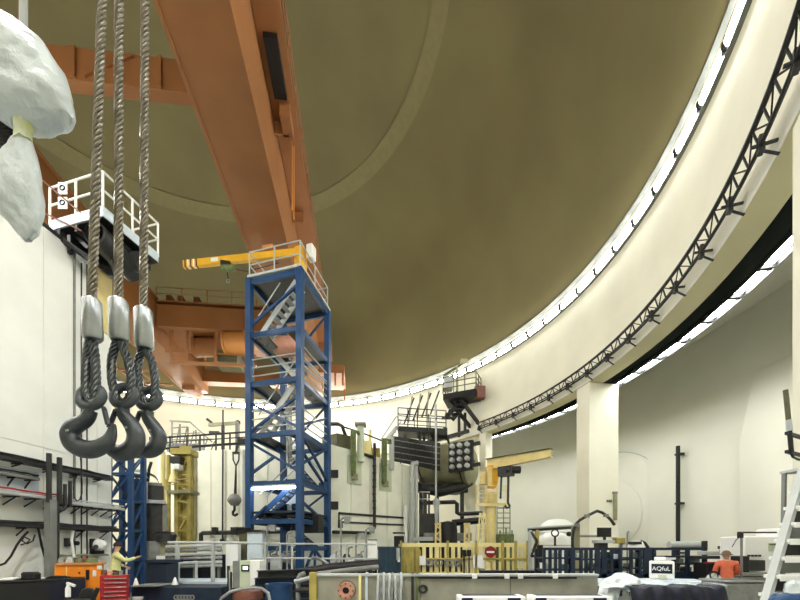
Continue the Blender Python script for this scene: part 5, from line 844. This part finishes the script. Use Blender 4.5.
# detector tube on the pillar
t = thing('detector_tube', 'grey and black detector tube on a bracket by the right pillar', 'detector', W(791, 455, 6.6)); part(t, 'tube', MB().tube([W(785.5, 390, 6.6), W(788.5, 420, 6.6)], .036, 12), 'olivedark'); part(t, 'connector', MB().tube([W(788.5, 420, 6.6), W(789.5, 431, 6.6)], .042, 12), 'lgrey'); part(t, 'stem', MB().tube([W(789.5, 431, 6.6), W(791.5, 453, 6.6)], .036, 10), 'black')
for y, x0 in ((433, 786.5), (451.5, 786.5)): part(t, 'clamp', MB().bar(W(x0, y, 6.6), V((7.6, 7.2, W(0, y, 6.6).z)), .05), 'black')
part(t, 'cable', MB().tube([W(791, 453, 6.6), W(793, 457, 6.6), W(798, 459.5, 6.7), W(806, 460, 6.85), V((7.6, 7.2, W(0, 460, 6.85).z))], .02, 8), 'black'); part(t, 'arm', MB().bar(W(797, 470, 6.8), V((7.6, 7.2, W(0, 468, 7.0).z)), .05), 'black')
# ================================================================== WIRE SLINGS WITH HOOKS (close to the camera)
SD = 1.75
def S(px, py, dd=0.0): return W(px, py, SD+dd)
def strand_rope(pts, r, n=6, pitch=.15, step=.012):
    L = [0]; P_ = [V(p) for p in pts]
    for i in range(1, len(P_)): L.append(L[-1]+(P_[i]-P_[i-1]).length)
    def at(s):
        for i in range(1, len(L)):
            if s <= L[i] or i == len(L)-1: return P_[i-1].lerp(P_[i], (s-L[i-1])/max(1e-9, L[i]-L[i-1]))
    N = int(L[-1]/step); ce = [at(L[-1]*k/N) for k in range(N+1)]; mb = MB(); frames = []; uu = None
    for k in range(N+1):
        tt = (ce[min(N, k+1)]-ce[max(0, k-1)]).normalized(); uu = tt.orthogonal().normalized() if uu is None else (uu-tt*uu.dot(tt)).normalized(); frames.append((uu, tt.cross(uu)))
    for m_ in range(n):
        sp = []
        for k in range(N+1):
            a_ = 2*PI*(m_/n)+2*PI*(L[-1]*k/N)/pitch/1.0; sp.append(ce[k]+(frames[k][0]*math.cos(a_)+frames[k][1]*math.sin(a_))*r*.69)
        mb.tube(sp, r*.32, 6)
    return mb
def smooth(pts, k=6):
    P_ = [V(p) for p in pts]; out = []
    for i in range(len(P_)-1):
        a, b, c, d = P_[max(0, i-1)], P_[i], P_[i+1], P_[min(len(P_)-1, i+2)]
        for j in range(k):
            f = j/k; out.append(.5*((2*b)+(-a+c)*f+(2*a-5*b+4*c-d)*f*f+(-a+3*b-3*c+d)*f**3))
    out.append(P_[-1]); return out
PXM = SD/F                                            # metres per pixel at the slings
def sling(label, top, ftop, fbot, fx, fw, eye, er, hookpts, hookr, dd, latch, loop):
    t = thing('wire_sling', label, 'sling', S(eye[0], eye[1]+50, dd), 'wire rope slings with hooks')
    up = S(top[0]+(top[0]-fx)*1.0, -320, dd); part(t, 'rope', strand_rope([up, S(top[0], 0, dd), S(fx, ftop, dd)], .0195), 'rope')
    r = fw/2*PXM; a, b = S(fx-.5, ftop, dd), S(fx+1, fbot, dd); part(t, 'ferrule', MB().tube([a, a.lerp(b, .06), a.lerp(b, .94), b], [r*.82, r, r, r*.82], 20), 'ferrule')
    e = S(eye[0], eye[1], dd); lp = [S(x, y, dd) for x, y in loop]
    part(t, 'rope_eye', strand_rope(smooth(lp), .0195), 'hook'); th = smooth([S(x*.97+eye[0]*.03, y*.985+eye[1]*.015, dd-.006) for x, y in loop[1:-1]]); part(t, 'thimble', MB().tube(th, .010, 8), 'ferrule')
    h = part(t, 'hook', MB().torus(e, er*PXM, 4.6*PXM, Matrix.Rotation(PI/2-.25, 3, 'X'), 32, 12).tube(smooth([S(x, y, dd) for x, y in hookpts], 5), [x*PXM for x in sum([[hookr[i]*(1-j/5)+hookr[i+1]*j/5 for j in range(5)] for i in range(len(hookr)-1)], [])+[hookr[-1]]], 16), 'hook')
    part(h, 'latch', MB().bar(S(*latch[0], dd-.012), S(*latch[1], dd-.012), .022, .01).tube([S(latch[0][0], latch[0][1], dd-.03), S(latch[0][0], latch[0][1], dd+.02)], .008, 8), 'hook')
    m_ = hookpts[2]; part(h, 'stud', MB().lathe([(0, .006), (.006, .005), (.008, 0)], S(m_[0], m_[1]+6, dd)+V((0, -hookr[2]*PXM, 0)), 10, R=Matrix.Rotation(PI/2, 3, 'X')), 'ferrule')
sling('wire sling whose hook tip curls up towards the other hooks, on a slanting rope', (102, 0), 300, 340, 92, 18, (91, 397), 11, [(91, 410), (86, 420), (74, 427), (70, 435), (74, 444), (84, 449), (95, 449), (105, 444), (111, 436), (113, 424)], [6, 6.5, 8, 8.5, 9, 9.2, 8.6, 7.2, 5.2, 2.6], 0, ((104, 408), (108, 425)), [(90, 340), (87, 358), (86, 378), (87, 395), (91, 401), (95, 396), (96, 378), (95, 358), (93, 342)])
sling('wire sling with the lowest hanging hook between the two other hooks', (119, 0), 300, 341, 118.5, 19, (124, 396), 11, [(123, 408), (124, 415), (131, 424), (136, 435), (134, 446), (126, 452), (117, 452), (109, 447), (107, 438)], [6, 6.5, 7.6, 8.6, 9.2, 9.2, 8, 6, 3.2], .10, ((116, 410), (109, 428)), [(117, 341), (112, 358), (112, 380), (117, 398), (124, 403), (130, 396), (131, 376), (127, 358), (121, 343)])
sling('wire sling on the upright rope with its hook opening towards the lowest hook', (145, 0), 309, 349, 143.5, 19, (149, 399), 11, [(148, 411), (148, 418), (154, 427), (159, 437), (156, 447), (148, 451), (139, 449), (133, 443), (131, 435)], [6, 6.2, 7.2, 8, 8.6, 8.2, 7, 5, 2.8], .20, ((140, 412), (134, 428)), [(142, 349), (138, 364), (139, 384), (143, 399), (149, 404), (154, 398), (155, 380), (152, 362), (146, 350)])
# ================================================================== PLASTIC WRAPPED POLE
t = thing('wrapped_pole', 'hanging pole wrapped in white plastic bags tied with tape', 'plastic', W(24, 240, 1.9)); 
part(t, 'upper_bag', crumple('', '', '', [(17, -16, 8), (23, -34, 18), (33, -46, 32), (48, -52, 48), (68, -48, 60), (88, -36, 68), (104, -20, 71.5), (114, -8, 70), (121, 2, 62), (125, 8, 46), (127, 12, 34)], 1.9, .55, '', .10, 40, 4), 'plastic')
part(t, 'lower_bag', crumple('', '', '', [(136, 16, 30), (145, 10, 33), (158, 2, 36), (176, -10, 39), (195, -16, 41), (208, -6, 41), (222, 8, 40), (232, 17, 38), (240, 23, 32)], 1.9, .6, '', .14, 40, 4), 'plastic')
part(t, 'tape', crumple('', '', '', [(112, 8, 32), (118, 13, 32), (126, 15, 31.5), (134, 16, 31), (140, 15, 31)], 1.89, .8, '', .12, 30, 3), 'tape'); part(t, 'pole', MB().tube([W(23.5, -260, 1.92), W(23.5, 60, 1.92)], .0165, 12), 'lgrey'); part(t, 'side_cable', MB().tube([W(19.5, -260, 1.95), W(19.5, 40, 1.95)], .007, 8), 'brown')
t = thing('corrugated_hose', 'dark corrugated hose beside the wrapped pole', 'hose', W(5, 130, 2.03))
hp_ = [W(-18, 96, 2.03), W(0, 116, 2.03), W(12, 136, 2.03), W(10, 160, 2.03), W(-10, 190, 2.03)]; hp_ = smooth(hp_, 12); part(t, 'hose', MB().tube(hp_, [.05+(.006 if i % 2 else 0) for i in range(len(hp_))], 14), 'black')
# ================================================================== PEOPLE
def skinmesh(name, chains, m, parent):
    """chains: lists of (point, radius); first vertex of the first chain is the root; a chain may start on an earlier vertex index"""
    vs, es, rs = [], [], []
    for ch in chains:
        prev = None
        for it in ch:
            if isinstance(it, int): prev = it; continue
            vs.append(V(it[0])-root_of(parent).location); rs.append(it[1])
            if prev is not None: es.append((prev, len(vs)-1))
            prev = len(vs)-1
    me = bpy.data.meshes.new(name); me.from_pydata([tuple(v) for v in vs], es, []); me.materials.append(M[m]); o = link(name, me, parent)
    md = o.modifiers.new('skin', 'SKIN'); md.use_smooth_shade = True
    for i, r in enumerate(rs): me.skin_vertices[0].data[i].radius = (r, r) if not isinstance(r, tuple) else r; me.skin_vertices[0].data[i].use_root = (i == 0)
    md = o.modifiers.new('sub', 'SUBSURF'); md.levels = 1; md.render_levels = 2; return o
def person(label, base, face, h, jacket, hatm, hat, armL, armR, lean=0.0):
    """base on floor, face = unit vector; armX = (elbow, wrist) offsets in (side, forward, up) from the shoulder"""
    t = thing('person', label, 'person', base); f = V(face).normalized(); s = V((f.y, -f.x, 0)); B = V(base)
    def q(a, b, c): return B+s*a+f*(b+lean*max(0, c-.52)*1.0)+V((0, 0, c*h))
    body = [[(q(0,0,.53), .12), (q(0,0,.62), .11), (q(0,0,.74), .13), (q(0,0,.81), .11), (q(0,0,.86), .05), (q(0,.02,.905), .085), (q(0,.03,.95), .09), (q(0,.02,.985), .06)]]
    n0 = 8; jk = [[(q(0,0,.43), .165), (q(0,0,.62), .15), (q(0,0,.74), .155), (q(0,0,.82), .11), (q(0,0,.845), .065)]]; jn = 5
    for sg, arm in ((-1, armL), (1, armR)):
        sh = q(sg*.19, 0, .805); e = sh+s*arm[0][0]+f*arm[0][1]+V((0,0,arm[0][2])); wr = e+s*arm[1][0]+f*arm[1][1]+V((0,0,arm[1][2])); d = (wr-e).normalized(); hnd = wr+d*.07
        body.append([3, (sh, .055), (e, .042), (wr, .03), (hnd, .035)]); hi = n0+3; n0 += 4
        si = d.orthogonal().normalized()
        for k in range(4): o_ = si*(.028*(k-1.5)); body.append([hi, (hnd+d*.045+o_, .010), (hnd+d*(.08+.01*(1.5-abs(k-1.5)))+o_*1.1-V((0,0,.015)), .009)]); n0 += 2
        body.append([hi, (hnd-si*.045+d*.01, .011), (hnd-si*.06+d*.04, .009)]); n0 += 2
        jk.append([2 if False else 3, (sh, .085), (e, .066), (wr-d*.02, .048)])
    for sg in (-1, 1): body.append([0, (q(sg*.09, 0, .48), .085), (q(sg*.1, .02, .27), .06), (q(sg*.1, 0, .05), .042), (q(sg*.1, .12, .025), .035)])
    skinmesh('body', body, 'skin', t); skinmesh('jacket', jk, jacket, t)
    tr = [[(q(0,0,.58), .14), (q(0,0,.49), .145)]]
    for sg in (-1, 1): tr.append([1, (q(sg*.09, 0, .45), .105), (q(sg*.1, .02, .27), .08), (q(sg*.1, 0, .06), .065)])
    skinmesh('trousers', tr, 'trousers', t)
    for sg in (-1, 1): part(t, 'shoe', MB().lathe([(0, .09), (.06, .07), (.075, .02), (.075, 0), (0, 0)], q(sg*.1, .05, 0), 12), 'black')
    hc = q(0, .02, .955); hr = h*.062
    part(t, 'cap' if hat else 'hair', MB().lathe([(hr*1.7 if hat else hr*1.02, -.02), (hr*1.12, .02), (hr*.95, hr*.6), (hr*.6, hr*1.0), (0, hr*1.15)], hc, 18), hatm)
    fc = q(0, .03, .925); part(t, 'nose', MB().lathe([(0, .03), (.016, 0), (0, -.02)], fc+f*.095, 8), 'skin')
    for sg in (-1, 1): part(t, 'eye', MB().lathe([(0, .01), (.01, 0), (0, -.01)], fc+f*.085+s*sg*.033+V((0,0,.025)), 8), 'hair'); part(t, 'ear', MB().lathe([(0, .03), (.014, 0), (0, -.03)], q(sg*.09, .02, .93), 8), 'skin')
    part(t, 'mouth', MB().box(fc+f*.088-V((0,0,.05)), (.04, .02, .008)), 'brown'); return t
person('worker in pale yellow green jacket reaching out by the blue mast', Wz(115, 12.1, 0), (.75, .65, 0), 1.80, 'hiviz', 'hair', False, ((-.05, .04, -.28), (.02, .2, -.1)), ((.02, .20, -.2), (-.1, .3, .1)), .12)
person('worker in orange jacket and brown cap behind the bench', Wz(727, 10.6, 0), (.45, .9, 0), 1.55, 'orangesuit', 'cap', True, ((-.06, .02, -.25), (.06, .15, -.12)), ((.06, .05, -.25), (-.06, .18, -.08)), .1)
